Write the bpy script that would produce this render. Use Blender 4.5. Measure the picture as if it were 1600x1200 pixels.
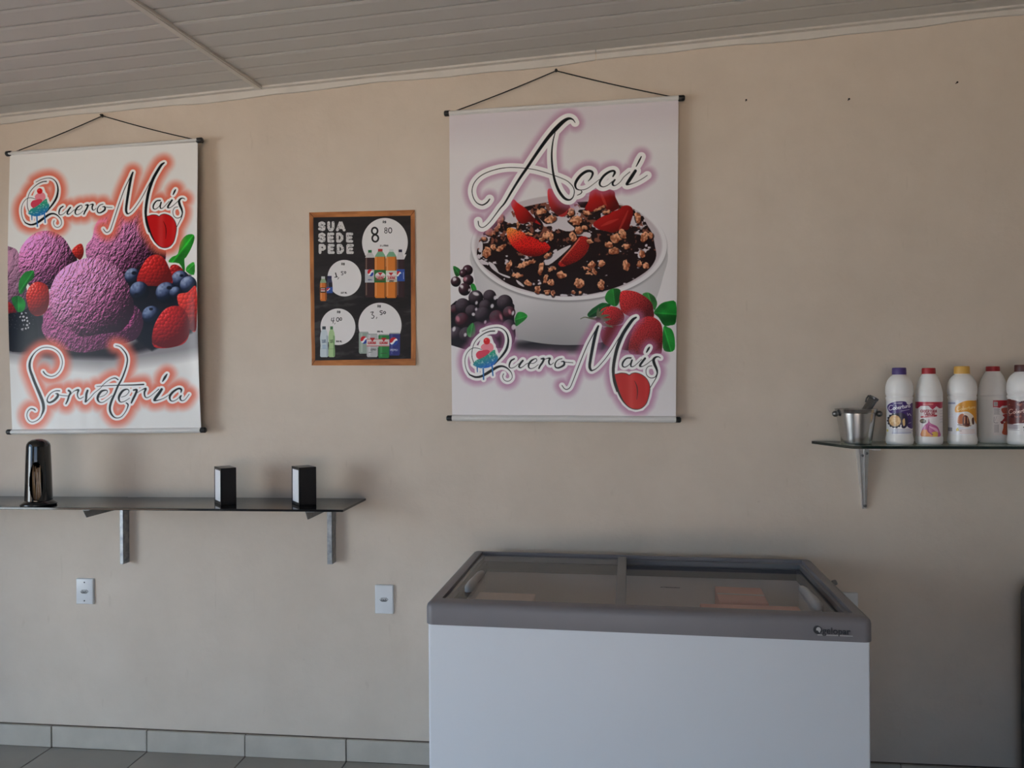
import bpy, bmesh, math, random
import numpy as np
from mathutils import Vector, Matrix

for _o in list(bpy.data.objects):
    bpy.data.objects.remove(_o, do_unlink=True)
SC = bpy.context.scene
COL = SC.collection
R = math.radians

# ------------------------------------------------------------------ camera
FPX, CAM_YAW, CAM_ROLL = 1200.0, R(6.3), -0.0067
CAM_C = Vector((0.0, -3.03, 1.525))
CAM_M = Matrix.Rotation(CAM_YAW, 3, 'Z') @ Matrix.Rotation(math.pi / 2, 3, 'X') @ Matrix.Rotation(CAM_ROLL, 3, 'Z')
_cd = bpy.data.cameras.new('camera'); _cam = bpy.data.objects.new('camera', _cd); COL.objects.link(_cam)
_cd.sensor_width = 36.0; _cd.lens = 36.0 * FPX / 1600.0; _cd.clip_start = 0.05
_cam.matrix_world = Matrix.Translation(CAM_C) @ CAM_M.to_4x4()
SC.camera = _cam

# ------------------------------------------------------------------ daylight: sky, sun on the yard, openings
W = bpy.data.worlds.new('sky'); SC.world = W; W.use_nodes = True
_bg = W.node_tree.nodes['Background']
_bg.inputs[0].default_value = (0.36, 0.63, 1.02, 1); _bg.inputs[1].default_value = 1.0
_sd = bpy.data.lights.new('sun', 'SUN'); _sd.energy = 27.0; _sd.color = (0.94, 0.96, 0.93); _sd.angle = R(0.6)
_so = bpy.data.objects.new('sun', _sd); COL.objects.link(_so)
_so.rotation_euler = Vector((-0.50, -0.40, -0.77)).to_track_quat('-Z', 'Y').to_euler()
DOOR_Y = (-4.4, -0.95, 2.20)          # doorway in the left wall: y range, head height
FRONT_X = (-2.2, 0.9, 2.20)          # open shop front behind the camera


def portal(name, loc, rot, sx, sy):
    l = bpy.data.lights.new(name, 'AREA'); l.shape = 'RECTANGLE'; l.size = sx; l.size_y = sy; l.cycles.is_portal = True
    o = bpy.data.objects.new(name, l); COL.objects.link(o); o.location = loc; o.rotation_euler = rot


portal('doorway_portal', (-3.52, sum(DOOR_Y[:2]) / 2, DOOR_Y[2] / 2), (R(90), 0, R(-90)), DOOR_Y[1] - DOOR_Y[0], DOOR_Y[2])
portal('shopfront_portal', (sum(FRONT_X[:2]) / 2, -6.52, FRONT_X[2] / 2), (R(90), 0, 0), FRONT_X[1] - FRONT_X[0], FRONT_X[2])
SC.view_settings.view_transform = 'Standard'; SC.view_settings.look = 'None'
SC.view_settings.gamma = 1.0; SC.view_settings.use_curve_mapping = False
SC.view_settings.exposure = 1.18
# ------------------------------------------------------------------ helpers
def ray(px, py):
    return CAM_M @ Vector(((px - 800) / FPX, -(py - 600) / FPX, -1.0))


def at(px, py, y=0.0):
    """point of the wall-parallel plane y = const seen at a photograph pixel"""
    d = ray(px, py); return CAM_C + d * ((y - CAM_C.y) / d.y)


def atz(px, py, z):
    d = ray(px, py); return CAM_C + d * ((z - CAM_C.z) / d.z)


def node(nt, t, **k):
    n = nt.nodes.new(t)
    for a, v in k.items():
        setattr(n, a, v)
    return n


def mat(name, c, rough=0.5, metal=0.0, var=0.0, vscale=6.0, bump=0.0, bscale=60.0, spec=0.5, coat=0.0, c2=None, detail=4.0, rvar=0.0):
    m = bpy.data.materials.new(name); m.use_nodes = True; nt = m.node_tree; b = nt.nodes['Principled BSDF']
    b.inputs['Base Color'].default_value = (*c, 1); b.inputs['Roughness'].default_value = rough; b.inputs['Metallic'].default_value = metal
    b.inputs['Specular IOR Level'].default_value = spec
    if coat:
        b.inputs['Coat Weight'].default_value = coat; b.inputs['Coat Roughness'].default_value = 0.08
    tc = node(nt, 'ShaderNodeTexCoord')
    n1 = node(nt, 'ShaderNodeTexNoise'); n1.inputs['Scale'].default_value = vscale; n1.inputs['Detail'].default_value = detail
    nt.links.new(tc.outputs['Object'], n1.inputs['Vector'])
    r = node(nt, 'ShaderNodeValToRGB'); r.color_ramp.elements[0].position = 0.3; r.color_ramp.elements[1].position = 0.72
    lo = c2 or tuple(x * (1 - var) for x in c)
    r.color_ramp.elements[0].color = (*lo, 1); r.color_ramp.elements[1].color = (*c, 1)
    nt.links.new(n1.outputs['Fac'], r.inputs[0]); nt.links.new(r.outputs[0], b.inputs['Base Color'])
    if rvar:
        mr = node(nt, 'ShaderNodeMapRange'); mr.inputs['To Min'].default_value = rough - rvar; mr.inputs['To Max'].default_value = rough + rvar
        nt.links.new(n1.outputs['Fac'], mr.inputs['Value']); nt.links.new(mr.outputs[0], b.inputs['Roughness'])
    if bump:
        n2 = node(nt, 'ShaderNodeTexNoise'); n2.inputs['Scale'].default_value = bscale; n2.inputs['Detail'].default_value = 3
        nt.links.new(tc.outputs['Object'], n2.inputs['Vector'])
        bp = node(nt, 'ShaderNodeBump'); bp.inputs['Strength'].default_value = bump; bp.inputs['Distance'].default_value = 0.01
        nt.links.new(n2.outputs['Fac'], bp.inputs['Height']); nt.links.new(bp.outputs[0], b.inputs['Normal'])
    return m


def thin_glass(name, tint, refl=1.0, rough=0.02):
    """pane glass: Fresnel reflection over a tinted clear body"""
    m = bpy.data.materials.new(name); m.use_nodes = True; nt = m.node_tree; nt.nodes.clear()
    o = node(nt, 'ShaderNodeOutputMaterial'); t = node(nt, 'ShaderNodeBsdfTransparent'); g = node(nt, 'ShaderNodeBsdfGlossy'); x = node(nt, 'ShaderNodeMixShader'); f = node(nt, 'ShaderNodeFresnel')
    t.inputs[0].default_value = (*tint, 1); g.inputs['Roughness'].default_value = rough; f.inputs[0].default_value = 1.5
    mm = node(nt, 'ShaderNodeMath', operation='MULTIPLY'); mm.inputs[1].default_value = refl
    ge = node(nt, 'ShaderNodeNewGeometry'); iv = node(nt, 'ShaderNodeMath', operation='SUBTRACT'); iv.inputs[0].default_value = 1.0; m2 = node(nt, 'ShaderNodeMath', operation='MULTIPLY')
    nt.links.new(ge.outputs['Backfacing'], iv.inputs[1]); nt.links.new(f.outputs[0], mm.inputs[0]); nt.links.new(mm.outputs[0], m2.inputs[0]); nt.links.new(iv.outputs[0], m2.inputs[1])
    nt.links.new(m2.outputs[0], x.inputs[0]); nt.links.new(t.outputs[0], x.inputs[1]); nt.links.new(g.outputs[0], x.inputs[2]); nt.links.new(x.outputs[0], o.inputs[0])
    return m


def print_mat(name, im, rough=0.35, coat=0.0, spec=0.5, bump=0.0):
    m = bpy.data.materials.new(name); m.use_nodes = True; nt = m.node_tree; b = nt.nodes['Principled BSDF']
    t = node(nt, 'ShaderNodeTexImage'); t.image = im; t.interpolation = 'Cubic'
    u = node(nt, 'ShaderNodeUVMap'); u.uv_map = 'UVMap'
    nt.links.new(u.outputs[0], t.inputs[0]); nt.links.new(t.outputs[0], b.inputs['Base Color'])
    b.inputs['Roughness'].default_value = rough; b.inputs['Specular IOR Level'].default_value = spec
    if coat:
        b.inputs['Coat Weight'].default_value = coat; b.inputs['Coat Roughness'].default_value = 0.15
    if bump:
        tc = node(nt, 'ShaderNodeTexCoord'); n2 = node(nt, 'ShaderNodeTexNoise'); n2.inputs['Scale'].default_value = 14; n2.inputs['Detail'].default_value = 2
        nt.links.new(tc.outputs['Object'], n2.inputs['Vector'])
        bp = node(nt, 'ShaderNodeBump'); bp.inputs['Strength'].default_value = bump; bp.inputs['Distance'].default_value = 0.01
        nt.links.new(n2.outputs['Fac'], bp.inputs['Height']); nt.links.new(bp.outputs[0], b.inputs['Normal'])
    return m


OFF = {}


def tag(o, label, cat, group=None):
    o['label'] = label; o['category'] = cat
    if group:
        o['group'] = group
    return o


def thing(name, label, cat, loc=(0, 0, 0), group=None, rotz=0.0):
    o = bpy.data.objects.new(name, None); COL.objects.link(o); o.empty_display_size = 0.05
    o.location = loc; o.rotation_euler = (0, 0, rotz); OFF[o] = Vector(loc) if not rotz else Vector((0, 0, 0))
    return tag(o, label, cat, group)


def put(name, bm, mats, parent=None, smooth=False, auto=None, label=None, kind=None):
    """bmesh in world coordinates (local ones under a rotated thing) -> one linked mesh object"""
    me = bpy.data.meshes.new(name); off = OFF.get(parent, Vector((0, 0, 0)))
    if off.length:
        bmesh.ops.translate(bm, verts=bm.verts, vec=-off)
    bmesh.ops.recalc_face_normals(bm, faces=bm.faces)
    if smooth:
        for f in bm.faces:
            f.smooth = True
    bm.to_mesh(me); bm.free()
    for m in (mats if isinstance(mats, (list, tuple)) else [mats]):
        me.materials.append(m)
    if auto is not None:
        me.polygons.foreach_set('use_smooth', [True] * len(me.polygons)); me.set_sharp_from_angle(angle=R(auto))
    o = bpy.data.objects.new(name, me); COL.objects.link(o)
    if parent is not None:
        o.parent = parent; OFF[o] = off
    if label:
        o['label'] = label
    if kind:
        o['kind'] = kind
    return o


def hexa(bm, P, mi=0):
    """8 corners: bottom 0-3, top 4-7"""
    v = [bm.verts.new(p) for p in P]
    for q in ((0, 3, 2, 1), (4, 5, 6, 7), (0, 1, 5, 4), (1, 2, 6, 5), (2, 3, 7, 6), (3, 0, 4, 7)):
        bm.faces.new([v[i] for i in q]).material_index = mi
    return v


def box(bm, a, b, mi=0, M=None):
    (x0, y0, z0), (x1, y1, z1) = a, b
    P = [Vector(p) for p in ((x0, y0, z0), (x1, y0, z0), (x1, y1, z0), (x0, y1, z0), (x0, y0, z1), (x1, y0, z1), (x1, y1, z1), (x0, y1, z1))]
    if M is not None:
        P = [M @ p for p in P]
    return hexa(bm, P, mi)


def bevel(bm, w, seg=2, edges=None):
    bmesh.ops.bevel(bm, geom=list(edges or bm.edges), offset=w, segments=seg, profile=0.5, affect='EDGES', clamp_overlap=True)


def rbox(a, b, w, seg=2, M=None):
    bm = bmesh.new(); box(bm, a, b); bevel(bm, w, seg)
    if M is not None:
        bmesh.ops.transform(bm, matrix=M, verts=bm.verts)
    return bm


def lathe(prof, n=40, c=(0, 0, 0), M=None, bm=None, a0=0.0, a1=2 * math.pi, mi=0):
    bm = bm or bmesh.new(); full = abs(a1 - a0 - 2 * math.pi) < 1e-6; rings = []
    for r, z in prof:
        if r < 1e-6:
            rings.append([bm.verts.new((c[0], c[1], c[2] + z))])
        else:
            rings.append([bm.verts.new((c[0] + r * math.cos(a0 + (a1 - a0) * k / n), c[1] + r * math.sin(a0 + (a1 - a0) * k / n), c[2] + z)) for k in range(n if full else n + 1)])
    nv = []
    for A, B in zip(rings, rings[1:]):
        m = n if full else n
        for k in range(m):
            k2 = (k + 1) % n if full else k + 1
            q = [A[k % len(A)] if len(A) > 1 else A[0], A[k2] if len(A) > 1 else None, B[k2] if len(B) > 1 else None, B[k] if len(B) > 1 else B[0]]
            q = [v for v in q if v is not None]
            if len(q) >= 3:
                f = bm.faces.new(q); f.material_index = mi
    if M is not None:
        bmesh.ops.transform(bm, matrix=M, verts=[v for r_ in rings for v in r_])
    return bm


def tube(path, r, n=8, bm=None, cap=True, mi=0):
    bm = bm or bmesh.new(); P = [Vector(p) for p in path]; rings = []
    for i, p in enumerate(P):
        d = (P[min(i + 1, len(P) - 1)] - P[max(i - 1, 0)]).normalized()
        u = d.orthogonal().normalized() if i == 0 else (u - d * u.dot(d)).normalized()
        w = d.cross(u); rr = r[i] if isinstance(r, (list, tuple)) else r
        rings.append([bm.verts.new(p + (u * math.cos(a) + w * math.sin(a)) * rr) for a in [2 * math.pi * k / n for k in range(n)]])
    for A, B in zip(rings, rings[1:]):
        for k in range(n):
            bm.faces.new((A[k], A[(k + 1) % n], B[(k + 1) % n], B[k])).material_index = mi
    if cap:
        bm.faces.new(rings[0][::-1]).material_index = mi; bm.faces.new(rings[-1]).material_index = mi
    return bm


def plate(bm, pts, n, t, mi=0, side=None):
    """flat outline pts extruded by vector n*t"""
    n = Vector(n) * t; A = [bm.verts.new(p) for p in pts]; B = [bm.verts.new(Vector(p) + n) for p in pts]
    bm.faces.new(A).material_index = mi; bm.faces.new(B[::-1]).material_index = mi
    for i in range(len(A)):
        j = (i + 1) % len(A); bm.faces.new((A[i], A[j], B[j], B[i])).material_index = mi if side is None else side


def grid(fn, nu, nv):
    """uv-mapped sheet, fn(u, v) -> point, v = 0 at the top"""
    bm = bmesh.new(); uv = bm.loops.layers.uv.new('UVMap')
    V = [[bm.verts.new(fn(i / nu, j / nv)) for i in range(nu + 1)] for j in range(nv + 1)]
    for j in range(nv):
        for i in range(nu):
            f = bm.faces.new((V[j][i], V[j + 1][i], V[j + 1][i + 1], V[j][i + 1])); f.smooth = True
            for l, (a, b) in zip(f.loops, ((i, j), (i, j + 1), (i + 1, j + 1), (i + 1, j))):
                l[uv].uv = (a / nu, 1 - b / nv)
    return bm


def structure(name, bm, mats, **k):
    o = put(name, bm, mats, **k); o['kind'] = 'structure'; return o
# ------------------------------------------------------------------ the room
def wall_material():
    m = bpy.data.materials.new('painted_plaster'); m.use_nodes = True; nt = m.node_tree; b = nt.nodes['Principled BSDF']
    tc = node(nt, 'ShaderNodeTexCoord')

    def nz(scale, detail, rough=0.55, sx=1, sz=1):
        mp = node(nt, 'ShaderNodeMapping'); mp.inputs['Scale'].default_value = (sx, 1, sz); nt.links.new(tc.outputs['Object'], mp.inputs[0])
        n = node(nt, 'ShaderNodeTexNoise'); n.inputs['Scale'].default_value = scale; n.inputs['Detail'].default_value = detail; n.inputs['Roughness'].default_value = rough
        nt.links.new(mp.outputs[0], n.inputs['Vector']); return n.outputs['Fac']

    def ramp(f, p0, p1, c0, c1):
        r = node(nt, 'ShaderNodeValToRGB'); r.color_ramp.elements[0].position = p0; r.color_ramp.elements[1].position = p1
        r.color_ramp.elements[0].color = (*c0, 1); r.color_ramp.elements[1].color = (*c1, 1); nt.links.new(f, r.inputs[0]); return r.outputs[0]

    def mul(a, b_, f=1.0):
        x = node(nt, 'ShaderNodeMix', data_type='RGBA', blend_type='MULTIPLY'); x.inputs[0].default_value = f
        nt.links.new(a, x.inputs[6]); nt.links.new(b_, x.inputs[7]); return x.outputs[2]
    base = ramp(nz(0.9, 3), 0.35, 0.7, (0.665, 0.570, 0.475), (0.735, 0.638, 0.540))
    base = mul(base, ramp(nz(5, 5, 0.65), 0.30, 0.62, (0.945, 0.94, 0.935), (1, 1, 1)))
    base = mul(base, ramp(nz(2.4, 6, 0.6, 1.4, 0.5), 0.62, 0.80, (1, 1, 1), (0.92, 0.91, 0.895)))
    base = mul(base, ramp(nz(17, 3, 0.5, 1.6, 0.5), 0.20, 0.33, (0.90, 0.89, 0.88), (1, 1, 1)))
    base = mul(base, ramp(nz(7, 5, 0.6, 3.2, 0.30), 0.66, 0.76, (1, 1, 1), (0.915, 0.905, 0.89)))
    base = mul(base, ramp(nz(38, 2, 0.5), 0.19, 0.25, (0.86, 0.85, 0.84), (1, 1, 1)))
    nt.links.new(base, b.inputs['Base Color']); b.inputs['Roughness'].default_value = 0.75; b.inputs['Specular IOR Level'].default_value = 0.25
    bp = node(nt, 'ShaderNodeBump'); bp.inputs['Strength'].default_value = 0.30; bp.inputs['Distance'].default_value = 0.01
    ad = node(nt, 'ShaderNodeMath', operation='ADD'); nt.links.new(nz(11, 6, 0.6), ad.inputs[0]); nt.links.new(nz(3.5, 3, 0.5, 1, 1), ad.inputs[1])
    nt.links.new(ad.outputs[0], bp.inputs['Height']); nt.links.new(bp.outputs[0], b.inputs['Normal'])
    return m


M_WALL = wall_material()
M_PVC = mat('white_pvc', (0.61, 0.595, 0.57), 0.42, var=0.05, vscale=2, bump=0.04, bscale=8)
M_PVCTRIM = mat('pvc_trim', (0.72, 0.68, 0.63), 0.45, var=0.10, vscale=9)
M_TILE = mat('ceramic_tile', (0.35, 0.315, 0.27), 0.40, var=0.14, vscale=4, bump=0.02, bscale=20)
M_BTILE = mat('ceramic_skirting', (0.57, 0.515, 0.44), 0.38, var=0.16, vscale=9)
M_GROUT = mat('dirty_grout', (0.16, 0.115, 0.085), 0.9, var=0.3, vscale=30)
M_SAND = mat('red_earth_yard', (0.11, 0.076, 0.053), 0.95, var=0.2, vscale=1)
M_CONC = mat('concrete_drive', (0.49, 0.36, 0.26), 0.9, var=0.15, vscale=2)

XL, XR, YF = -3.5, 3.2, -6.5
CZ = lambda x: 2.822 + 0.0535 * x           # the ceiling rises to the right

bm = bmesh.new(); hexa(bm, [(XL - .15, 0, -.1), (XR + .15, 0, -.1), (XR + .15, .15, -.1), (XL - .15, .15, -.1), (XL - .15, 0, CZ(XL) + .1), (XR + .15, 0, CZ(XR) + .1), (XR + .15, .15, CZ(XR) + .1), (XL - .15, .15, CZ(XL) + .1)])
structure('wall_back', bm, M_WALL)
bm = bmesh.new(); zt = CZ(XL) + .1
box(bm, (XL - .15, YF, -.1), (XL, DOOR_Y[0], zt)); box(bm, (XL - .15, DOOR_Y[1], -.1), (XL, 0, zt)); box(bm, (XL - .15, DOOR_Y[0], DOOR_Y[2]), (XL, DOOR_Y[1], zt))
structure('wall_left', bm, M_WALL)
bm = bmesh.new(); box(bm, (XR, YF, -.1), (XR + .15, 0, CZ(XR) + .1)); structure('wall_right', bm, M_WALL)
bm = bmesh.new()
box(bm, (XL - .15, YF - .15, -.1), (FRONT_X[0], YF, CZ(FRONT_X[0]) + .1)); box(bm, (FRONT_X[1], YF - .15, -.1), (XR + .15, YF, CZ(FRONT_X[1]) + .1)); box(bm, (FRONT_X[0], YF - .15, FRONT_X[2]), (FRONT_X[1], YF, CZ(FRONT_X[0]) + .1))
structure('wall_front', bm, M_WALL)

# ceiling: slab above, pvc planks below in two lengths, joint strip and cornice
bm = bmesh.new()
hexa(bm, [(XL - .15, YF - .15, CZ(XL) + .012), (XR + .15, YF - .15, CZ(XR) + .012), (XR + .15, .15, CZ(XR) + .012), (XL - .15, .15, CZ(XL) + .012), (XL - .15, YF - .15, CZ(XL) + .12), (XR + .15, YF - .15, CZ(XR) + .12), (XR + .15, .15, CZ(XR) + .12), (XL - .15, .15, CZ(XL) + .12)])
CEIL = structure('ceiling', bm, M_PVC)


def ceil_at(px, py):
    d = ray(px, py); n = Vector((-0.0535, 0, 1)); t = (2.822 - n.dot(CAM_C)) / n.dot(d); return CAM_C + d * t


S0, S1 = ceil_at(405, 131), ceil_at(215, 0)
seam = lambda y: S0.x + (S1.x - S0.x) * (y - S0.y) / (S1.y - S0.y) if y > -2 else S0.x + (S1.x - S0.x) * (-2 - S0.y) / (S1.y - S0.y)
PW = 0.098
for k in range(66):
    y1, y0 = -k * PW - 0.002, -(k + 1) * PW
    if y0 < YF:
        break
    deep = 0.004 if k % 2 == 0 else 0.0015           # every second joint is the deeper tongue joint
    ya, yb = y0 + deep, y1
    for xa, xb, sh in ((XL, None, 0.0), (None, XR, 0.0)):
        bm = bmesh.new(); X = []
        for y in (ya, yb):
            X.append((xa if xa is not None else seam(y) + 0.006, xb if xb is not None else seam(y) - 0.006))
        dz = 0.0008 * ((k * 7) % 3)
        P = [(X[0][0], ya), (X[0][1], ya), (X[1][1], yb), (X[1][0], yb)]
        # slightly arched underside so that every plank reads as a piece
        lo = [bm.verts.new((x, y, CZ(x) - dz)) for x, y in P]
        q = 0.012
        P2 = [(X[0][0], ya + q), (X[0][1], ya + q), (X[1][1], yb - q), (X[1][0], yb - q)]
        mid = [bm.verts.new((x, y, CZ(x) - 0.0022 - dz)) for x, y in P2]
        up = [bm.verts.new((x, y, CZ(x) + 0.011)) for x, y in P]
        bm.faces.new(mid)
        for i in range(4):
            j = (i + 1) % 4
            bm.faces.new((lo[i], lo[j], mid[j], mid[i])); bm.faces.new((lo[i], lo[j], up[j], up[i]))
        put('plank', bm, M_PVC, CEIL)
bm = bmesh.new()
for (p, w0, w1, z0, z1) in ((0, -0.026, 0.004, -0.010, 0.0), (0, -0.012, -0.002, -0.013, -0.009)):
    A = [(seam(-.02) + w0, -.02), (seam(-.02) + w1, -.02), (seam(-2) + w1, -2), (seam(-2) + w0, -2)]
    hexa(bm, [(x, y, CZ(x) + z0) for x, y in A] + [(x, y, CZ(x) + z1 + 0.004) for x, y in A])
A = [(seam(-2) - .026, YF), (seam(-2) + .004, YF), (seam(-2) + .004, -2), (seam(-2) - .026, -2)]
hexa(bm, [(x, y, CZ(x) - .010) for x, y in A] + [(x, y, CZ(x) + .004) for x, y in A])
structure('trim_1', bm, M_PVCTRIM)
for nm, x0, x1 in (('trim_2', XL, at(931, 84).x - 0.0015), ('trim_3', at(931, 84).x + 0.0015, XR)):
    bm = bmesh.new(); N = 24
    for (ya, yb, za, zb) in ((-0.030, 0.0, -0.010, 0.002), (-0.010, 0.0, -0.034, -0.008)):
        for i in range(N):
            xa, xb = x0 + (x1 - x0) * i / N, x0 + (x1 - x0) * (i + 1) / N
            wob = lambda x: 0.004 * math.sin(x * 5.1) + 0.003 * math.sin(x * 13.7 + 1)
            hexa(bm, [(xa, ya, CZ(xa) + za + wob(xa) * (za < -.02)), (xb, ya, CZ(xb) + za + wob(xb) * (za < -.02)), (xb, yb, CZ(xb) + za + wob(xb) * (za < -.02)), (xa, yb, CZ(xa) + za + wob(xa) * (za < -.02)),
                      (xa, ya, CZ(xa) + zb), (xb, ya, CZ(xb) + zb), (xb, yb, CZ(xb) + zb), (xa, yb, CZ(xa) + zb)])
    bmesh.ops.remove_doubles(bm, verts=bm.verts, dist=1e-5)
    structure(nm, bm, M_PVCTRIM)

# floor and skirting of ceramic tiles
bm = bmesh.new(); box(bm, (XL - .15, YF - .15, -.1), (XR + .15, .15, -.004)); FLOOR = structure('floor', bm, M_GROUT)
T0, TS, G = -2.3045, 0.4285, 0.004
_tm = {}
for j in range(0, 15):
    for i in range(-3, 13):
        xa, xb = max(T0 + i * TS + G / 2, XL), min(T0 + (i + 1) * TS - G / 2, XR); yb = -0.010 - j * TS - G / 2; ya = max(yb - TS + G, YF)
        if xb - xa < .02 or yb - ya < .02:
            continue
        key = (round(xb - xa, 4), round(yb - ya, 4))
        if key not in _tm:
            bm = rbox((-(xb - xa) / 2, -(yb - ya) / 2, -.008), ((xb - xa) / 2, (yb - ya) / 2, 0), 0.0012, 1)
            o = put('tile', bm, M_TILE, FLOOR); _tm[key] = o.data
        else:
            o = bpy.data.objects.new('tile', _tm[key]); COL.objects.link(o); o.parent = FLOOR
        o.location = ((xa + xb) / 2, (ya + yb) / 2, 0.0004 * ((i * 5 + j * 3) % 3))
bm = bmesh.new(); box(bm, (XL, -.006, 0), (XR, 0, .0915)); BASE = structure('baseboard_back', bm, M_GROUT)
for i in range(-3, 13):
    xa, xb = max(T0 + i * TS + G / 2, XL), min(T0 + (i + 1) * TS - G / 2, XR)
    if xb - xa > .02:
        d = 0.0012 * ((i * 7) % 3)
        put('tile', rbox((xa, -.013 - d, .001), (xb, -.004, .0885), .0015, 1), M_BTILE, BASE)
bm = bmesh.new(); box(bm, (-3.65, -40, -.25), (40, -6.65, -.12)); structure('ground_front', bm, M_CONC)
bm = bmesh.new(); box(bm, (-40, -40, -.25), (-3.65, 20, -.12)); structure('ground_left', bm, M_SAND)
# unseen pale wall, added to bounce sunlight through the doorway as a compact source
bm = bmesh.new(); box(bm, (-6.4, -5.7, -.12), (-6.2, -3.2, 2.35)); structure('wall_bounce', bm, mat('bounce_white', (0.78, 0.85, 0.91), 0.9, var=0.1, vscale=2))
# ------------------------------------------------------------------ printed artwork
# Flat print (banners, price poster, bottle labels) painted by a small numpy rasteriser into
# generated images.  Coordinates of a sheet are arbitrary print units given by its corners.
_RS = np.random.RandomState(7)
_TAB = _RS.rand(64, 64).astype(np.float32)


def vnoise(X, Y, s, seed=0):
    x = X / s + seed * 7.31; y = Y / s + seed * 3.77
    xi = np.floor(x).astype(int); yi = np.floor(y).astype(int)
    fx = x - xi; fy = y - yi
    fx = fx * fx * (3 - 2 * fx); fy = fy * fy * (3 - 2 * fy)
    a = _TAB[yi % 64, xi % 64]; b = _TAB[yi % 64, (xi + 1) % 64]
    c = _TAB[(yi + 1) % 64, xi % 64]; d = _TAB[(yi + 1) % 64, (xi + 1) % 64]
    return (a * (1 - fx) + b * fx) * (1 - fy) + (c * (1 - fx) + d * fx) * fy


def fbm(X, Y, s, seed=0, o=4):
    r = 0.0; a = 0.5; t = 0.0
    for k in range(o):
        r = r + a * vnoise(X, Y, s / 2 ** k, seed + k * 5); t += a; a *= 0.55
    return r / t


def voro(X, Y, s, seed=0):
    x = X / s; y = Y / s
    xi = np.floor(x).astype(int); yi = np.floor(y).astype(int)
    best = np.full(X.shape, 9.0, np.float32)
    for dy in (-1, 0, 1):
        for dx in (-1, 0, 1):
            cx = xi + dx; cy = yi + dy
            jx = cx + 0.2 + 0.6 * _TAB[(cy + seed) % 64, cx % 64] + 0.5 * (cy % 2) - 0.25
            jy = cy + 0.2 + 0.6 * _TAB[(cx + 31) % 64, (cy + seed) % 64]
            best = np.minimum(best, np.hypot(x - jx, y - jy))
    return best


def smooth(pts, n=8, closed=False):
    P = np.array(pts, float); m = len(P)
    if m < 3:
        return P
    out = []
    for i in range(m if closed else m - 1):
        if closed:
            a, b, c, d = P[(i - 1) % m], P[i], P[(i + 1) % m], P[(i + 2) % m]
        else:
            a, b, c, d = P[max(i - 1, 0)], P[i], P[i + 1], P[min(i + 2, m - 1)]
        for k in range(n):
            t = k / n
            out.append(0.5 * (2 * b + (c - a) * t + (2 * a - 5 * b + 4 * c - d) * t * t + (3 * b - a - 3 * c + d) * t ** 3))
    if not closed:
        out.append(P[-1])
    return np.array(out)


def col(c):
    return np.array(c, np.float32) / 255.0


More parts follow.
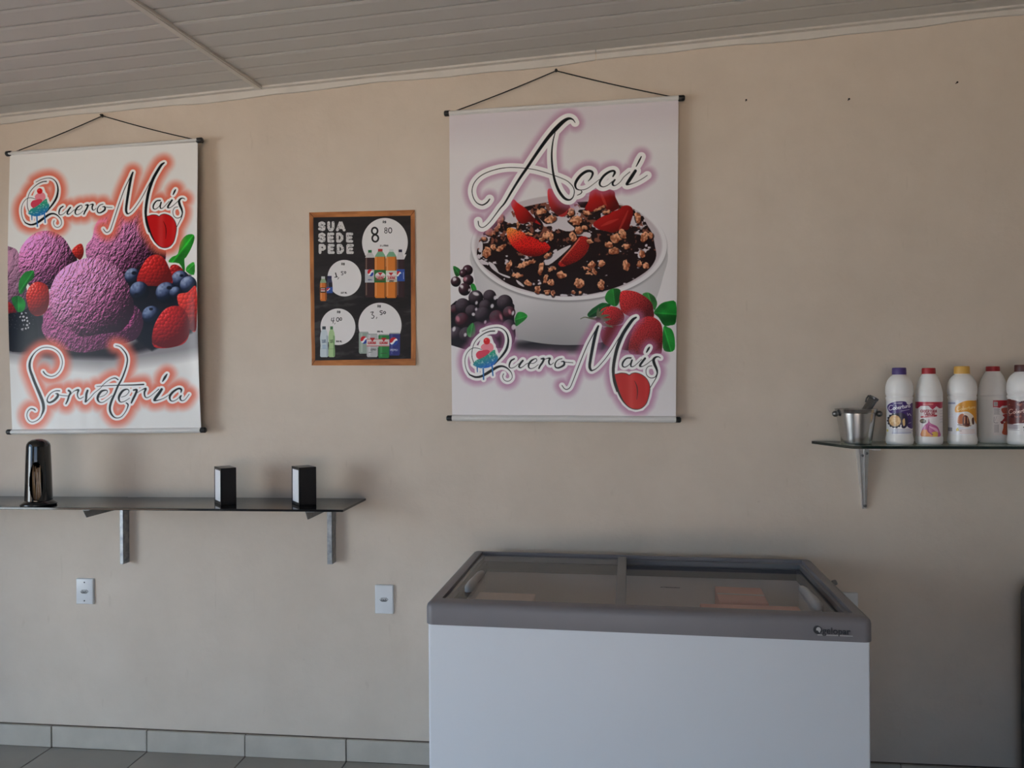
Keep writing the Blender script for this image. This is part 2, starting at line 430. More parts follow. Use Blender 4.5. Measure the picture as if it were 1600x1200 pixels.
class Sheet:
    def __init__(s, tl, tr, br, bl, res):
        w = max(abs(tr[0] - tl[0]), abs(br[0] - bl[0])); h = max(abs(bl[1] - tl[1]), abs(br[1] - tr[1]))
        s.W = int(w * res); s.H = int(h * res); s.res = res
        u = ((np.arange(s.W) + 0.5) / s.W)[None, :]; v = ((np.arange(s.H) + 0.5) / s.H)[:, None]
        f = lambda k: (tl[k] * (1 - u) + tr[k] * u) * (1 - v) + (bl[k] * (1 - u) + br[k] * u) * v
        s.X = f(0).astype(np.float32); s.Y = f(1).astype(np.float32)
        s.rgb = np.ones((s.H, s.W, 3), np.float32)

    def sl(s, x0, y0, x1, y1):
        xl = np.minimum(s.X[0], s.X[-1]); xh = np.maximum(s.X[0], s.X[-1])
        yl = np.minimum(s.Y[:, 0], s.Y[:, -1]); yh = np.maximum(s.Y[:, 0], s.Y[:, -1])
        i0 = np.searchsorted(yh, y0); i1 = np.searchsorted(yl, y1); j0 = np.searchsorted(xh, x0); j1 = np.searchsorted(xl, x1)
        return slice(i0, max(i1, i0)), slice(j0, max(j1, j0))

    def mix(s, S, a, c):
        a = np.clip(a, 0, 1)[..., None]
        s.rgb[S] = s.rgb[S] * (1 - a) + (c if isinstance(c, np.ndarray) else col(c)) * a

    def sdp(s, pts, pad=2):
        P = np.array(pts, float)[:, :2]
        S = s.sl(P[:, 0].min() - pad, P[:, 1].min() - pad, P[:, 0].max() + pad, P[:, 1].max() + pad)
        X, Y = s.X[S], s.Y[S]
        D = np.full(X.shape, 1e9, np.float32); ins = np.zeros(X.shape, bool)
        for i in range(len(P)):
            a = P[i - 1]; b = P[i]; e = b - a; L = e @ e + 1e-12
            t = np.clip(((X - a[0]) * e[0] + (Y - a[1]) * e[1]) / L, 0, 1)
            D = np.minimum(D, (X - a[0] - t * e[0]) ** 2 + (Y - a[1] - t * e[1]) ** 2)
            if a[1] != b[1]:
                ins ^= ((a[1] > Y) != (b[1] > Y)) & (X < (b[0] - a[0]) * (Y - a[1]) / (b[1] - a[1]) + a[0])
        D = np.sqrt(D)
        return S, np.where(ins, -D, D)

    def poly(s, pts, c, soft=0.0, a=1.0, closed_smooth=0):
        if closed_smooth:
            pts = smooth(pts, closed_smooth, True)
        S, d = s.sdp(pts, 2 + soft)
        if d.size:
            s.mix(S, a * np.clip(0.5 - d / max(soft, 1.0 / s.res), 0, 1), c)
        return S, d

    def ell(s, cx, cy, rx, ry, c, ang=0.0, soft=0.0, a=1.0):
        R = max(rx, ry) + soft + 1
        S = s.sl(cx - R, cy - R, cx + R, cy + R); X, Y = s.X[S] - cx, s.Y[S] - cy
        ca, sa = math.cos(ang), math.sin(ang)
        x = X * ca + Y * sa; y = -X * sa + Y * ca
        r = np.sqrt((x / rx) ** 2 + (y / ry) ** 2); d = (r - 1) * min(rx, ry)
        s.mix(S, a * np.clip(0.5 - d / max(soft, 1.0 / s.res), 0, 1), c)
        return S, x / rx, y / ry, r, d

    def field(s):
        return np.full((s.H, s.W), 1e3, np.float32)

    def stroke_f(s, F, pts, pad=1.0, n=6):
        P = smooth(pts, n) if n > 1 else np.array(pts, float)
        for i in range(len(P) - 1):
            a, b = P[i], P[i + 1]; ra, rb = abs(a[2]) / 2, abs(b[2]) / 2; g = pad + max(ra, rb)
            S = s.sl(min(a[0], b[0]) - g, min(a[1], b[1]) - g, max(a[0], b[0]) + g, max(a[1], b[1]) + g)
            X, Y = s.X[S], s.Y[S]
            if not X.size:
                continue
            e = (b - a)[:2]; L = e @ e + 1e-9
            t = np.clip(((X - a[0]) * e[0] + (Y - a[1]) * e[1]) / L, 0, 1)
            d = np.hypot(X - a[0] - t * e[0], Y - a[1] - t * e[1]) - (ra + (rb - ra) * t)
            F[S] = np.minimum(F[S], d)

    def fillF(s, F, c, off=0.0, soft=0.0, a=1.0):
        s.mix((slice(None), slice(None)), a * np.clip(0.5 - (F - off) / max(soft, 1.0 / s.res), 0, 1), c)

    def strokes(s, lst, c, a=1.0, n=6):
        F = s.field()
        for p in lst:
            s.stroke_f(F, p, 1.0, n)
        s.fillF(F, c, a=a)

    def lit(s, S, mask, h, base, lo=0.45, hi=1.35, L=(-0.55, -0.65, 0.55), spec=0.0, sc=(255, 240, 240)):
        gy, gx = np.gradient(h); gx = gx * s.res; gy = gy * s.res
        nz = 1 / np.sqrt(gx * gx + gy * gy + 1); l = np.array(L) / np.linalg.norm(L)
        k = np.clip((-gx * l[0] - gy * l[1] + l[2]) * nz, 0, 1)
        b = base if isinstance(base, np.ndarray) else col(base)
        c = np.clip(b * (lo + (hi - lo) * k)[..., None], 0, 1)
        if spec:
            c = c + spec * (np.clip(k, 0, 1) ** 14)[..., None] * col(sc)
        s.mix(S, mask, np.clip(c, 0, 1).astype(np.float32))

    def image(s, name, gain=1.0):
        im = bpy.data.images.new(name, s.W, s.H)
        px = np.ones((s.H, s.W, 4), np.float32); px[..., :3] = np.clip(s.rgb[::-1] * gain, 0, 1)
        im.pixels.foreach_set(px.ravel()); im.update(); im.pack()
        return im


def T(lst, ox, oy, k):
    """strokes or outlines measured on an enlarged detail -> sheet units"""
    return [[(ox + p[0] / k, oy + p[1] / k) + tuple(q / k for q in p[2:]) for p in st] for st in lst]


def T1(pts, ox, oy, k):
    return T([pts], ox, oy, k)[0]


# --- lettering -----------------------------------------------------------------------------
LOGO = T([
    [(350, 285, 6), (450, 245, 7), (560, 225, 8), (650, 235, 10), (720, 285, 14), (757, 360, 20), (765, 450, 28), (738, 560, 36), (680, 650, 32), (600, 740, 24), (540, 800, 20)],
    [(150, 965, 18), (240, 1000, 28), (330, 990, 34), (420, 945, 42), (510, 890, 42), (590, 845, 36), (660, 830, 28), (725, 848, 22), (780, 890, 14), (818, 945, 8), (825, 1010, 6), (790, 1055, 6), (740, 1066, 6), (695, 1040, 6), (675, 990, 7), (690, 950, 9)],
    [(150, 965, 16), (105, 900, 8), (78, 810, 7), (75, 720, 7), (100, 640, 6), (150, 577, 6), (210, 546, 6), (280, 550, 6), (340, 572, 5)],
    [(550, 280, 14), (470, 286, 14), (380, 322, 11), (290, 387, 8), (230, 460, 7), (200, 540, 7), (185, 620, 7), (190, 700, 8), (215, 775, 8)],
    [(860, 715, 18), (810, 745, 24), (783, 800, 22), (783, 845, 14), (815, 860, 8), (870, 840, 6), (930, 790, 5)],
    [(995, 742, 26), (955, 790, 30), (935, 835, 26), (957, 855, 14), (1000, 835, 7), (1070, 785, 6), (1160, 785, 6), (1212, 750, 7), (1210, 718, 9), (1185, 714, 12), (1130, 745, 26), (1090, 800, 28), (1090, 850, 18), (1125, 868, 8), (1180, 850, 6), (1240, 805, 5)],
    [(1285, 715, 18), (1325, 715, 30), (1305, 770, 28), (1270, 820, 26), (1248, 865, 20)],
    [(1310, 745, 5), (1365, 712, 7), (1420, 708, 26), (1405, 750, 26), (1412, 795, 20), (1440, 805, 8), (1480, 775, 5)],
    [(1610, 712, 9), (1555, 726, 10), (1512, 770, 14), (1500, 820, 18), (1520, 853, 18), (1570, 852, 22), (1640, 810, 30), (1640, 760, 22), (1600, 758, 10)],
    [(1640, 765, 9), (1700, 770, 7), (1780, 776, 6)],
], 720, 490, 10) + T([
    [(98, 1095, 8), (130, 1138, 8), (165, 1150, 8), (210, 1120, 8), (250, 1030, 8), (300, 900, 9), (370, 720, 9), (450, 530, 9), (520, 400, 9), (560, 330, 9), (597, 265, 12)],
    [(600, 268, 22), (575, 330, 36), (545, 450, 40), (515, 600, 40), (490, 740, 38), (480, 830, 36), (495, 878, 28), (515, 888, 16)],
    [(515, 888, 14), (570, 860, 8), (640, 790, 7), (720, 690, 7), (800, 570, 7), (860, 470, 7), (900, 410, 9)],
    [(1115, 150, 20), (1070, 180, 36), (1010, 260, 42), (940, 370, 44), (890, 480, 46), (850, 600, 44), (820, 740, 42), (805, 860, 40), (808, 960, 36), (825, 1060, 36), (860, 1170, 32)],
    [(1045, 712, 18), (985, 718, 18), (938, 770, 22), (930, 820, 18), (960, 840, 10), (1010, 815, 7), (1045, 775, 7)],
    [(1060, 742, 20), (1045, 790, 22), (1047, 828, 16), (1080, 830, 7), (1130, 790, 6), (1190, 732, 6)],
    [(1237, 718, 26), (1200, 765, 28), (1167, 820, 26), (1200, 830, 8), (1260, 797, 6), (1330, 740, 6)],
    [(1297, 562, 14), (1280, 590, 26), (1257, 633, 14)],
    [(1445, 712, 7), (1420, 696, 10), (1380, 702, 22), (1352, 738, 34), (1365, 800, 36), (1393, 865, 28), (1402, 920, 18), (1385, 990, 9), (1345, 1060, 7), (1310, 1120, 6)],
    [(1330, 822, 6), (1280, 832, 6), (1250, 880, 6), (1260, 950, 6), (1310, 990, 7), (1370, 980, 8), (1400, 935, 14)],
], 870, 480, 80 / 9)
TONGUE = T1([(618, 265), (660, 248), (720, 238), (800, 245), (850, 268), (890, 245), (950, 235), (1030, 258), (1100, 310), (1150, 390), (1167, 480), (1150, 590), (1110, 710), (1040, 785), (950, 805), (860, 780), (780, 710), (720, 620), (670, 500), (630, 380)], 900, 560, 10)
TONGUE_LINE = T([[(610, 270, 34), (632, 380, 38), (672, 500, 32), (722, 620, 24), (782, 712, 14), (860, 780, 11), (950, 806, 11), (1040, 786, 9), (1112, 710, 9), (1151, 590, 9), (1167, 480, 9), (1151, 390, 8), (1101, 309, 8), (1030, 257, 8), (950, 234, 8), (890, 244, 8), (850, 268, 11), (800, 244, 9), (720, 237, 9), (640, 258, 9)]], 900, 560, 10)
CREASE = T([[(930, 360, 6), (965, 440, 14), (976, 540, 14), (965, 650, 6)]], 900, 560, 10)
ICE = T([
    [(330, 545), (345, 500), (400, 470), (480, 465), (525, 510), (528, 570), (480, 610), (380, 600)],
    [(252, 640), (290, 595), (350, 583), (430, 573), (470, 600), (440, 650), (330, 725), (265, 695)],
    [(320, 712), (400, 672), (480, 612), (548, 573), (565, 630), (600, 682), (592, 740), (530, 810), (450, 850), (330, 862), (240, 832), (203, 800), (250, 740)],
], 720, 490, 10)
DRIPS = T([[(270, 840, 22), (272, 920, 14)], [(365, 850, 24), (372, 1035, 22)], [(508, 830, 24), (520, 975, 20)]], 720, 490, 10)
CHERRY = T1([(423, 438, 52)], 720, 490, 10)[0]
ACAI = T([
    [(1372, 172, 6), (1342, 132, 16), (1290, 122, 32), (1220, 162, 46), (1130, 250, 52), (1050, 340, 44), (960, 460, 40), (870, 590, 36), (770, 740, 34), (680, 870, 30), (580, 1030, 26), (490, 1180, 20), (430, 1250, 15), (370, 1330, 11), (300, 1420, 9), (240, 1475, 8), (195, 1490, 8), (160, 1465, 9), (150, 1412, 11)],
    [(1122, 300, 9), (1097, 400, 14), (1082, 520, 19), (1081, 640, 22), (1092, 760, 24), (1116, 890, 28), (1160, 1010, 33), (1210, 1090, 33), (1260, 1135, 28), (1312, 1140, 18), (1350, 1100, 11), (1362, 1030, 9), (1340, 970, 9), (1280, 910, 8), (1200, 870, 7), (1120, 840, 7), (1000, 800, 7), (880, 767, 7), (780, 751, 7), (640, 739, 8), (520, 739, 8), (400, 757, 9), (270, 797, 9), (170, 852, 9), (100, 930, 9), (72, 1020, 9), (86, 1110, 9), (132, 1180, 10), (200, 1208, 14), (260, 1180, 17), (297, 1135, 14)],
], 730, 170, 8) + T([
    [(418, 635, 8), (465, 580, 24), (488, 510, 34), (450, 476, 36), (380, 487, 42), (300, 545, 42), (237, 630, 42), (216, 700, 34), (242, 758, 20), (310, 775, 10), (400, 752, 8), (500, 682, 7), (592, 608, 7)],
    [(308, 785, 8), (320, 802, 14), (300, 832, 12), (250, 856, 8)],
    [(800, 562, 20), (828, 505, 34), (808, 474, 30), (740, 492, 34), (660, 552, 36), (602, 640, 34), (602, 700, 24), (650, 725, 12), (720, 700, 9), (790, 640, 9)],
    [(830, 615, 22), (797, 660, 32), (802, 697, 26), (840, 703, 10), (910, 650, 8), (970, 570, 8), (1060, 492, 9)],
    [(1145, 475, 44), (1090, 562, 50), (1040, 640, 48), (1012, 688, 30), (1080, 680, 12), (1180, 640, 8), (1280, 580, 8), (1326, 545, 7)],
    [(1236, 250, 12), (1206, 310, 23), (1171, 380, 16), (1155, 406, 10)],
], 880, 220, 10)
SORV = T([
    [(400, 507, 18), (430, 545, 15), (480, 573, 10), (540, 580, 9), (610, 550, 8), (670, 480, 8), (700, 390, 8), (694, 300, 8), (650, 210, 8), (570, 150, 8), (470, 126, 8), (370, 141, 9), (280, 200, 12), (220, 280, 22), (187, 370, 32), (190, 470, 36), (230, 590, 40), (280, 720, 42), (340, 860, 46), (385, 980, 46), (397, 1060, 42), (390, 1120, 34), (365, 1180, 20), (345, 1220, 13), (290, 1270, 9), (215, 1295, 8), (160, 1270, 8), (130, 1200, 8), (145, 1130, 9), (190, 1086, 12), (240, 1091, 16), (266, 1110, 14)],
    [(655, 806, 14), (590, 806, 11), (522, 840, 10), (472, 900, 13), (456, 960, 18), (490, 990, 24), (560, 960, 32), (618, 900, 36), (625, 858, 28), (590, 850, 10)],
    [(640, 868, 9), (700, 880, 8), (790, 886, 7)],
    [(797, 802, 30), (825, 832, 28), (800, 890, 27), (777, 960, 24), (750, 1010, 16)],
    [(820, 870, 6), (880, 812, 7), (950, 792, 27), (937, 840, 20), (937, 890, 15), (970, 930, 10), (1030, 900, 6)],
    [(1095, 802, 30), (1076, 860, 34), (1070, 930, 30), (1060, 980, 20), (1130, 920, 9), (1200, 842, 7), (1290, 770, 7), (1340, 712, 7), (1400, 660, 7), (1470, 617, 9), (1530, 606, 14), (1572, 632, 16)],
    [(1272, 905, 6), (1350, 880, 6), (1402, 830, 8), (1390, 797, 14), (1315, 812, 30), (1262, 880, 36), (1252, 940, 30), (1282, 983, 14), (1340, 983, 8), (1420, 930, 7), (1480, 880, 6)],
    [(1540, 100, 7), (1600, 116, 9), (1650, 160, 13), (1700, 230, 17), (1720, 310, 18), (1710, 400, 19), (1680, 500, 21), (1632, 620, 23), (1570, 732, 27), (1520, 850, 29), (1470, 960, 33), (1442, 1060, 33), (1450, 1140, 31), (1495, 1208, 20), (1550, 1231, 11), (1620, 1210, 9), (1680, 1140, 9), (1715, 1070, 13), (1724, 1020, 19), (1697, 996, 16)],
    [(1240, 738, 6), (1400, 726, 9), (1600, 719, 12), (1800, 715, 16), (1968, 706, 20)],
    [(1622, 905, 6), (1690, 880, 7), (1740, 822, 8), (1718, 782, 14), (1650, 802, 30), (1597, 870, 35), (1582, 930, 30), (1606, 980, 14), (1670, 970, 8), (1750, 920, 6)],
    [(1812, 795, 22), (1860, 793, 32), (1840, 860, 32), (1800, 940, 30), (1775, 995, 20)],
    [(1860, 840, 6), (1940, 792, 8), (2000, 772, 28), (1980, 830, 26), (1986, 890, 18), (2015, 914, 10), (2070, 890, 7), (2140, 832, 7), (2200, 780, 12)],
    [(2245, 782, 36), (2200, 850, 42), (2142, 930, 40), (2135, 958, 24), (2200, 950, 11), (2280, 920, 7), (2370, 860, 7)],
    [(2330, 545, 14), (2295, 600, 35), (2260, 660, 14)],
    [(2540, 832, 12), (2545, 785, 30), (2500, 772, 26), (2420, 822, 32), (2370, 890, 32), (2376, 950, 20), (2420, 968, 9), (2490, 930, 7), (2532, 880, 7)],
    [(2545, 880, 14), (2527, 920, 24), (2547, 958, 14), (2600, 945, 7), (2666, 860, 7)],
], 30, 530, 10)


def affine_from(src, dst):
    A = np.c_[np.array(src, float), np.ones(len(src))]
    M, *_ = np.linalg.lstsq(A, np.array(dst, float), rcond=None)
    return M


def lettering(s, strokes, white, glow, gcol, ga=0.9, extra=()):
    F = s.field()
    for st in strokes:
        s.stroke_f(F, st, white + glow + 2)
    for pts, off in extra:
        S, d = s.sdp(pts, white + glow + 2); F[S] = np.minimum(F[S], d - off)
    g = np.clip(1 - (F - white) / glow, 0, 1); g = g * g * (3 - 2 * g)
    s.mix((slice(None), slice(None)), ga * g, gcol)
    s.fillF(F, (244, 242, 241), off=white)
    s.strokes(strokes, (22, 24, 26))


def logo(s, white, glow, gcol, ga, M=None):
    f = (lambda pts: pts) if M is None else (lambda pts: [tuple(np.array([p[0], p[1], 1.0]) @ M) + tuple(q * 0.84 for q in p[2:]) for p in pts])
    L = [f(p) for p in LOGO]; tongue = f(TONGUE)
    icept = [f(p) for p in ICE]; dr = [f(p) for p in DRIPS]; ch = f([CHERRY])[0]
    tri = [(ch[0] - ch[2], ch[1] - ch[2]), (ch[0] + ch[2], ch[1] - ch[2]), icept[2][4], icept[2][9], icept[2][11]]
    lettering(s, L, white, glow, gcol, ga, [(tongue, 0), (icept[2], 0), (icept[1], 0), (icept[0], 0), (tri, -1)])
    F = s.field()
    for d in dr:
        s.stroke_f(F, d, white + 2)
    s.fillF(F, (244, 242, 241), off=white * 0.8)
    s.strokes(L, (22, 24, 26))
    S, d = s.sdp(smooth(tongue, 4, True))
    X, Y = s.X[S], s.Y[S]; cx = np.mean([p[0] for p in tongue]); w = max(p[0] for p in tongue) - min(p[0] for p in tongue)
    hl = np.exp(-((X - cx + 0.02 * w) / (0.10 * w)) ** 2) * 0.30 + 0.12 * np.exp(-((X - cx - 0.40 * w) / (0.06 * w)) ** 2)
    c = col((196, 24, 26))[None, None] * (1 - hl[..., None]) + col((235, 110, 105)) * hl[..., None]
    s.mix(S, np.clip(0.5 - d * s.res, 0, 1), c.astype(np.float32))
    s.strokes([f(p) for p in TONGUE_LINE], (24, 22, 24)); s.strokes([f(p) for p in CREASE], (70, 12, 14))
    s.strokes(dr, (48, 112, 176))
    s.poly(icept[0], (232, 138, 150), closed_smooth=4); s.poly(icept[1], (214, 70, 92), closed_smooth=4)
    S, d = s.sdp(smooth(icept[2], 4, True)); X, Y = s.X[S], s.Y[S]
    x0, y0 = icept[2][11]; x1, y1 = icept[2][7]
    t = np.clip(((X - x0) * 0.35 + (Y - y0 + 6) * 0.9) / 17, 0, 1)[..., None]
    c = (col((52, 158, 124)) * (1 - t) + col((36, 104, 196)) * t).astype(np.float32)
    s.mix(S, np.clip(0.5 - d * s.res, 0, 1), c)
    nn = vnoise(X, Y, 1.6, 4); s.mix(S, np.clip(0.5 - d * s.res, 0, 1) * (nn > 0.78) * 0.6, (190, 225, 215))
    s.ell(ch[0], ch[1], ch[2], ch[2], (214, 36, 40)); s.ell(ch[0] - ch[2] * 0.3, ch[1] - ch[2] * 0.35, ch[2] * 0.22, ch[2] * 0.2, (240, 120, 110))


def scoop(s, pts, cx, cy, R, base, amp=2.4, ridge=9, seed=1, lo=0.3, hi=1.5, dark=(0.6, 0.8), topmix=0.0):
    S, d = s.sdp(smooth(pts, 5, True)); X, Y = s.X[S], s.Y[S]
    r = np.clip(np.hypot(X - cx, (Y - cy)) / R, 0, 0.99)
    h = np.sqrt(1 - r * r) * R * 0.85
    up = np.clip(0.9 - ((X - cx) * dark[0] + (Y - cy) * dark[1]) / R, 0, 1)
    u = (X + Y * 0.55) * 0.9; v = Y * 0.45 - X * 0.30
    rg = np.abs(fbm(u * 1.5, v, ridge, seed) - 0.5) * 2
    h = h - amp * 2.4 * np.clip(0.30 - rg, 0, 1) * up + amp * 0.9 * fbm(X, Y, 3.2, seed + 3, 3) + 0.7 * vnoise(X, Y, 1.3, seed + 9)
    b = np.array(col(base))[None, None] * np.ones(X.shape + (1,)); t = (topmix * np.clip(up - 0.25, 0, 1))[..., None]
    b = b * (1 - t) + col((226, 176, 208)) * t
    s.lit(S, np.clip(0.5 - d * s.res, 0, 1), h, b.astype(np.float32), lo, hi)


def berry(s, pts, base, cell=5.2, seed=2, cx=0, cy=0, R=30, spec=0.5):
    S, d = s.sdp(smooth(pts, 5, True)); X, Y = s.X[S], s.Y[S]
    f = voro(X, Y, cell, seed); r = np.clip(np.hypot(X - cx, Y - cy) / R, 0, 0.985)
    h = np.sqrt(1 - r * r) * R * 0.9 + 1.5 * np.clip(1 - f * f * 1.5, 0, 1) * (0.3 + 0.7 * np.clip(0.75 - ((X - cx) * 0.5 + (Y - cy) * 0.7) / R, 0, 1))
    s.lit(S, np.clip(0.5 - d * s.res, 0, 1), h, base, 0.50, 1.15, spec=spec)


def ball(s, cx, cy, r, base, bloom=None, hl=0.0, hx=-0.35, hy=-0.4, ry=None):
    ry = ry or r
    S = s.sl(cx - r - 1, cy - ry - 1, cx + r + 1, cy + ry + 1); x = (s.X[S] - cx) / r; y = (s.Y[S] - cy) / ry
    rr = np.hypot(x, y); z = np.sqrt(np.clip(1 - rr * rr, 0, 1)); k = np.clip(-0.5 * x - 0.62 * y + 0.6 * z, 0, 1)
    c = col(base)[None, None] * (0.35 + 0.9 * k)[..., None]
    if bloom is not None:
        w = (np.clip(k - 0.45, 0, 1) * 1.7 * (0.6 + 0.6 * vnoise(s.X[S], s.Y[S], 3.0, int(cx))))[..., None]
        c = c * (1 - w) + col(bloom) * w
    if hl:
        g = np.exp(-(((x - hx) / 0.20) ** 2 + ((y - hy) / 0.24) ** 2))[..., None] * hl
        c = c * (1 - g) + g * col((235, 230, 235))
    s.mix(S, np.clip(0.5 - (rr - 1) * min(r, ry) * s.res, 0, 1), np.clip(c, 0, 1).astype(np.float32))


def leaf(s, pts, a, b, base=(38, 140, 52)):
    S, d = s.sdp(smooth(pts, 3, True)); X, Y = s.X[S], s.Y[S]
    ax = np.array(b, float) - np.array(a, float); L = np.linalg.norm(ax); ax /= L
    t = (X - a[0]) * ax[0] + (Y - a[1]) * ax[1]; q = -(X - a[0]) * ax[1] + (Y - a[1]) * ax[0]
    v = np.abs(((t - np.abs(q) * 0.8) / (L * 0.17)) % 1 - 0.5)
    k = 0.62 + 0.34 * vnoise(X, Y, L * 0.35, int(a[0])) + 0.35 * np.clip(v - 0.36, 0, 1) + 0.22 * (q < 0) + 0.35 * np.exp(-(q / (L * 0.03)) ** 2)
    s.mix(S, np.clip(0.5 - d * s.res, 0, 1), np.clip(col(base)[None, None] * k[..., None], 0, 1).astype(np.float32))


def strawberry(s, pts, base=(208, 36, 40), cx=0, cy=0, R=20, seeds=True, spec=0.15, glare=0.0):
    S, d = s.sdp(smooth(pts, 5, True)); X, Y = s.X[S], s.Y[S]
    r = np.clip(np.hypot(X - cx, Y - cy) / R, 0, 0.98); h = np.sqrt(1 - r * r) * R * 0.7
    b = np.array(col(base))[None, None] * np.ones(X.shape + (1,))
    if seeds:
        f = voro(X, Y, 2.6, 5); b = np.where((f < 0.26)[..., None], col((120, 22, 26)), b); h = h + 0.5 * np.clip(f, 0, 0.5)
    if glare:
        b = b * (1 - glare) + glare * col((232, 150, 160))
    s.lit(S, np.clip(0.5 - d * s.res, 0, 1), h, b.astype(np.float32), 0.45, 1.2, spec=spec)


def banner_icecream():
    s = Sheet((15.5, 243), (309, 221), (314, 668), (19, 671), 2.3)
    s.rgb[:] = col((232, 231, 228)); A = (slice(None), slice(None))
    # table and soft shadow in the printed picture
    s.poly([(0, 535), (330, 505), (330, 550), (260, 562), (160, 575), (60, 566), (0, 556)], (120, 116, 120), soft=22, a=0.75)
    s.poly([(10, 482), (45, 470), (80, 500), (130, 545), (205, 540), (235, 520), (240, 545), (180, 560), (80, 558), (10, 547)], (30, 22, 28), soft=9)
    s.poly([(195, 425), (300, 430), (312, 470), (302, 520), (240, 548), (215, 530), (205, 470)], (18, 16, 24), soft=4)
    # back scoops
    scoop(s, [(140, 405), (138, 385), (147, 372), (152, 352), (165, 335), (190, 324), (215, 326), (240, 340), (255, 365), (262, 400), (250, 425), (205, 440), (160, 420)], 196, 392, 66, (140, 62, 112), 2.5, 12, 21, 0.12, 1.5, topmix=0.55)
    scoop(s, [(8, 395), (24, 388), (34, 400), (42, 440), (48, 480), (10, 482)], 32, 440, 50, (184, 134, 164), 2, 14, 31, 0.4, 1.15)
    scoop(s, [(33, 405), (36, 388), (48, 372), (65, 362), (85, 362), (103, 373), (115, 392), (124, 408), (110, 430), (85, 450), (60, 455), (44, 440), (34, 425)], 76, 410, 50, (158, 76, 130), 2.6, 8, 11, 0.22, 1.55, topmix=0.45)
    berry(s, [(116, 394), (120, 386), (130, 381), (134, 390), (133, 400), (127, 406)], (214, 48, 40), 4, 3, 124, 394, 14)
    # main scoop with its skirt
    scoop(s, [(74, 486), (70, 503), (68, 515), (76, 530), (92, 541), (112, 548), (134, 551), (158, 547), (188, 539), (214, 531), (224, 517), (227, 500), (221, 484), (200, 475), (100, 475)], 146, 492, 90, (166, 77, 128), 3.2, 10, 41, 0.40, 1.35, topmix=0.2)
    scoop(s, [(79, 474), (81, 455), (92, 430), (110, 414), (132, 405), (152, 403), (172, 408), (190, 420), (200, 437), (208, 455), (213, 480), (212, 500), (203, 514), (185, 519), (160, 522), (130, 526), (110, 512), (90, 500)], 146, 466, 70, (160, 72, 121), 3.4, 9, 51, 0.30, 1.55, topmix=0.62)
    # berries, blueberries, leaves
    berry(s, [(16, 474), (24, 477), (29, 488), (27, 500), (15, 505)], (170, 30, 30), 5, 9, 16, 488, 20)
    leaf(s, T1([(235, 900), (300, 780), (380, 738), (460, 740), (455, 850), (370, 930), (330, 1010), (270, 1100), (230, 1060)], 10, 350, 10), (33, 458), (54, 426))
    leaf(s, T1([(128, 360), (240, 330), (330, 430), (300, 560), (210, 575), (150, 470)], 10, 430, 10), (32, 464), (32, 487))
    s.poly([(14, 497), (28, 489), (46, 490), (58, 500), (62, 520), (56, 545), (14, 546)], (17, 14, 17), closed_smooth=4)
    S = s.sl(16, 488, 62, 522); f = voro(s.X[S] + 3 * vnoise(s.X[S], s.Y[S], 6, 3), s.Y[S], 5.6, 12) + 0.25 * (vnoise(s.X[S], s.Y[S], 7, 5) > 0.5); q = (s.X[S] - 33) ** 2 / 24 ** 2 + (s.Y[S] - 502) ** 2 / 15 ** 2
    s.mix(S, np.clip((0.36 - f) * 8, 0, 1) * (q < 1), (190, 186, 188))
    berry(s, [(44, 462), (48, 450), (56, 442), (66, 441), (77, 447), (80, 460), (79, 478), (72, 490), (60, 494), (50, 488), (46, 475)], (216, 48, 36), 4.6, 4, 60, 466, 27, 0.6)
    berry(s, [(268, 418), (282, 416), (300, 440), (290, 455), (272, 450)], (176, 28, 28), 5, 9, 276, 430, 28)
    leaf(s, T1([(1060, 600), (1110, 520), (1200, 470), (1240, 290), (1330, 180), (1440, 172), (1460, 250), (1400, 400), (1330, 520), (1300, 560), (1310, 720), (1290, 745), (1220, 620)], 160, 350, 10), (272, 410), (303, 370), (40, 150, 42))
    leaf(s, T1([(1330, 745), (1350, 660), (1460, 605), (1460, 800)], 160, 350, 10), (293, 425), (306, 413), (48, 160, 46))
    for b in ((211, 432, 13), (284, 437, 14), (297, 446, 14)):
        ball(s, *b, (32, 44, 80), (160, 176, 208))
    berry(s, [(217, 436), (224, 418), (233, 404), (246, 398), (258, 403), (266, 417), (271, 432), (271, 444), (256, 447), (236, 447), (221, 446)], (208, 38, 36), 5.4, 6, 241, 424, 34, 0.55)
    for b in ((221, 455, 15), (263, 458, 17), (240, 493, 15), (277, 458, 10)):
        ball(s, *b, (24, 34, 66), (150, 168, 204))
    for x, y, r in ((213, 427, 4), (217, 461, 4), (267, 450, 4), (239, 483, 3), (286, 431, 3)):
        s.ell(x, y, r, r * 0.7, (14, 18, 34), soft=1.5)
    berry(s, [(279, 463), (295, 457), (310, 450), (310, 512), (300, 516), (288, 496)], (224, 56, 46), 6, 8, 300, 478, 40, 0.3)
    berry(s, [(240, 528), (244, 508), (254, 490), (264, 481), (278, 478), (290, 484), (297, 500), (298, 520), (290, 536), (270, 543), (250, 544), (242, 540)], (214, 40, 38), 5.4, 7, 264, 506, 38, 0.6)
    M = affine_from([(995.4, 496.9), (995, 640.5), (937.5, 509.8), (781, 512.5), (744, 590), (1032.6, 560.4), (794, 596.5)], [(257.5, 255), (260, 387.5), (210, 269), (79.6, 277.9), (51.2, 351.7), (291, 311.5), (91, 355.8)])
    logo(s, 3.6, 16, (228, 108, 84), 0.9, M)
    lettering(s, SORV, 3.5, 17, (230, 112, 88), 0.9)
    return s


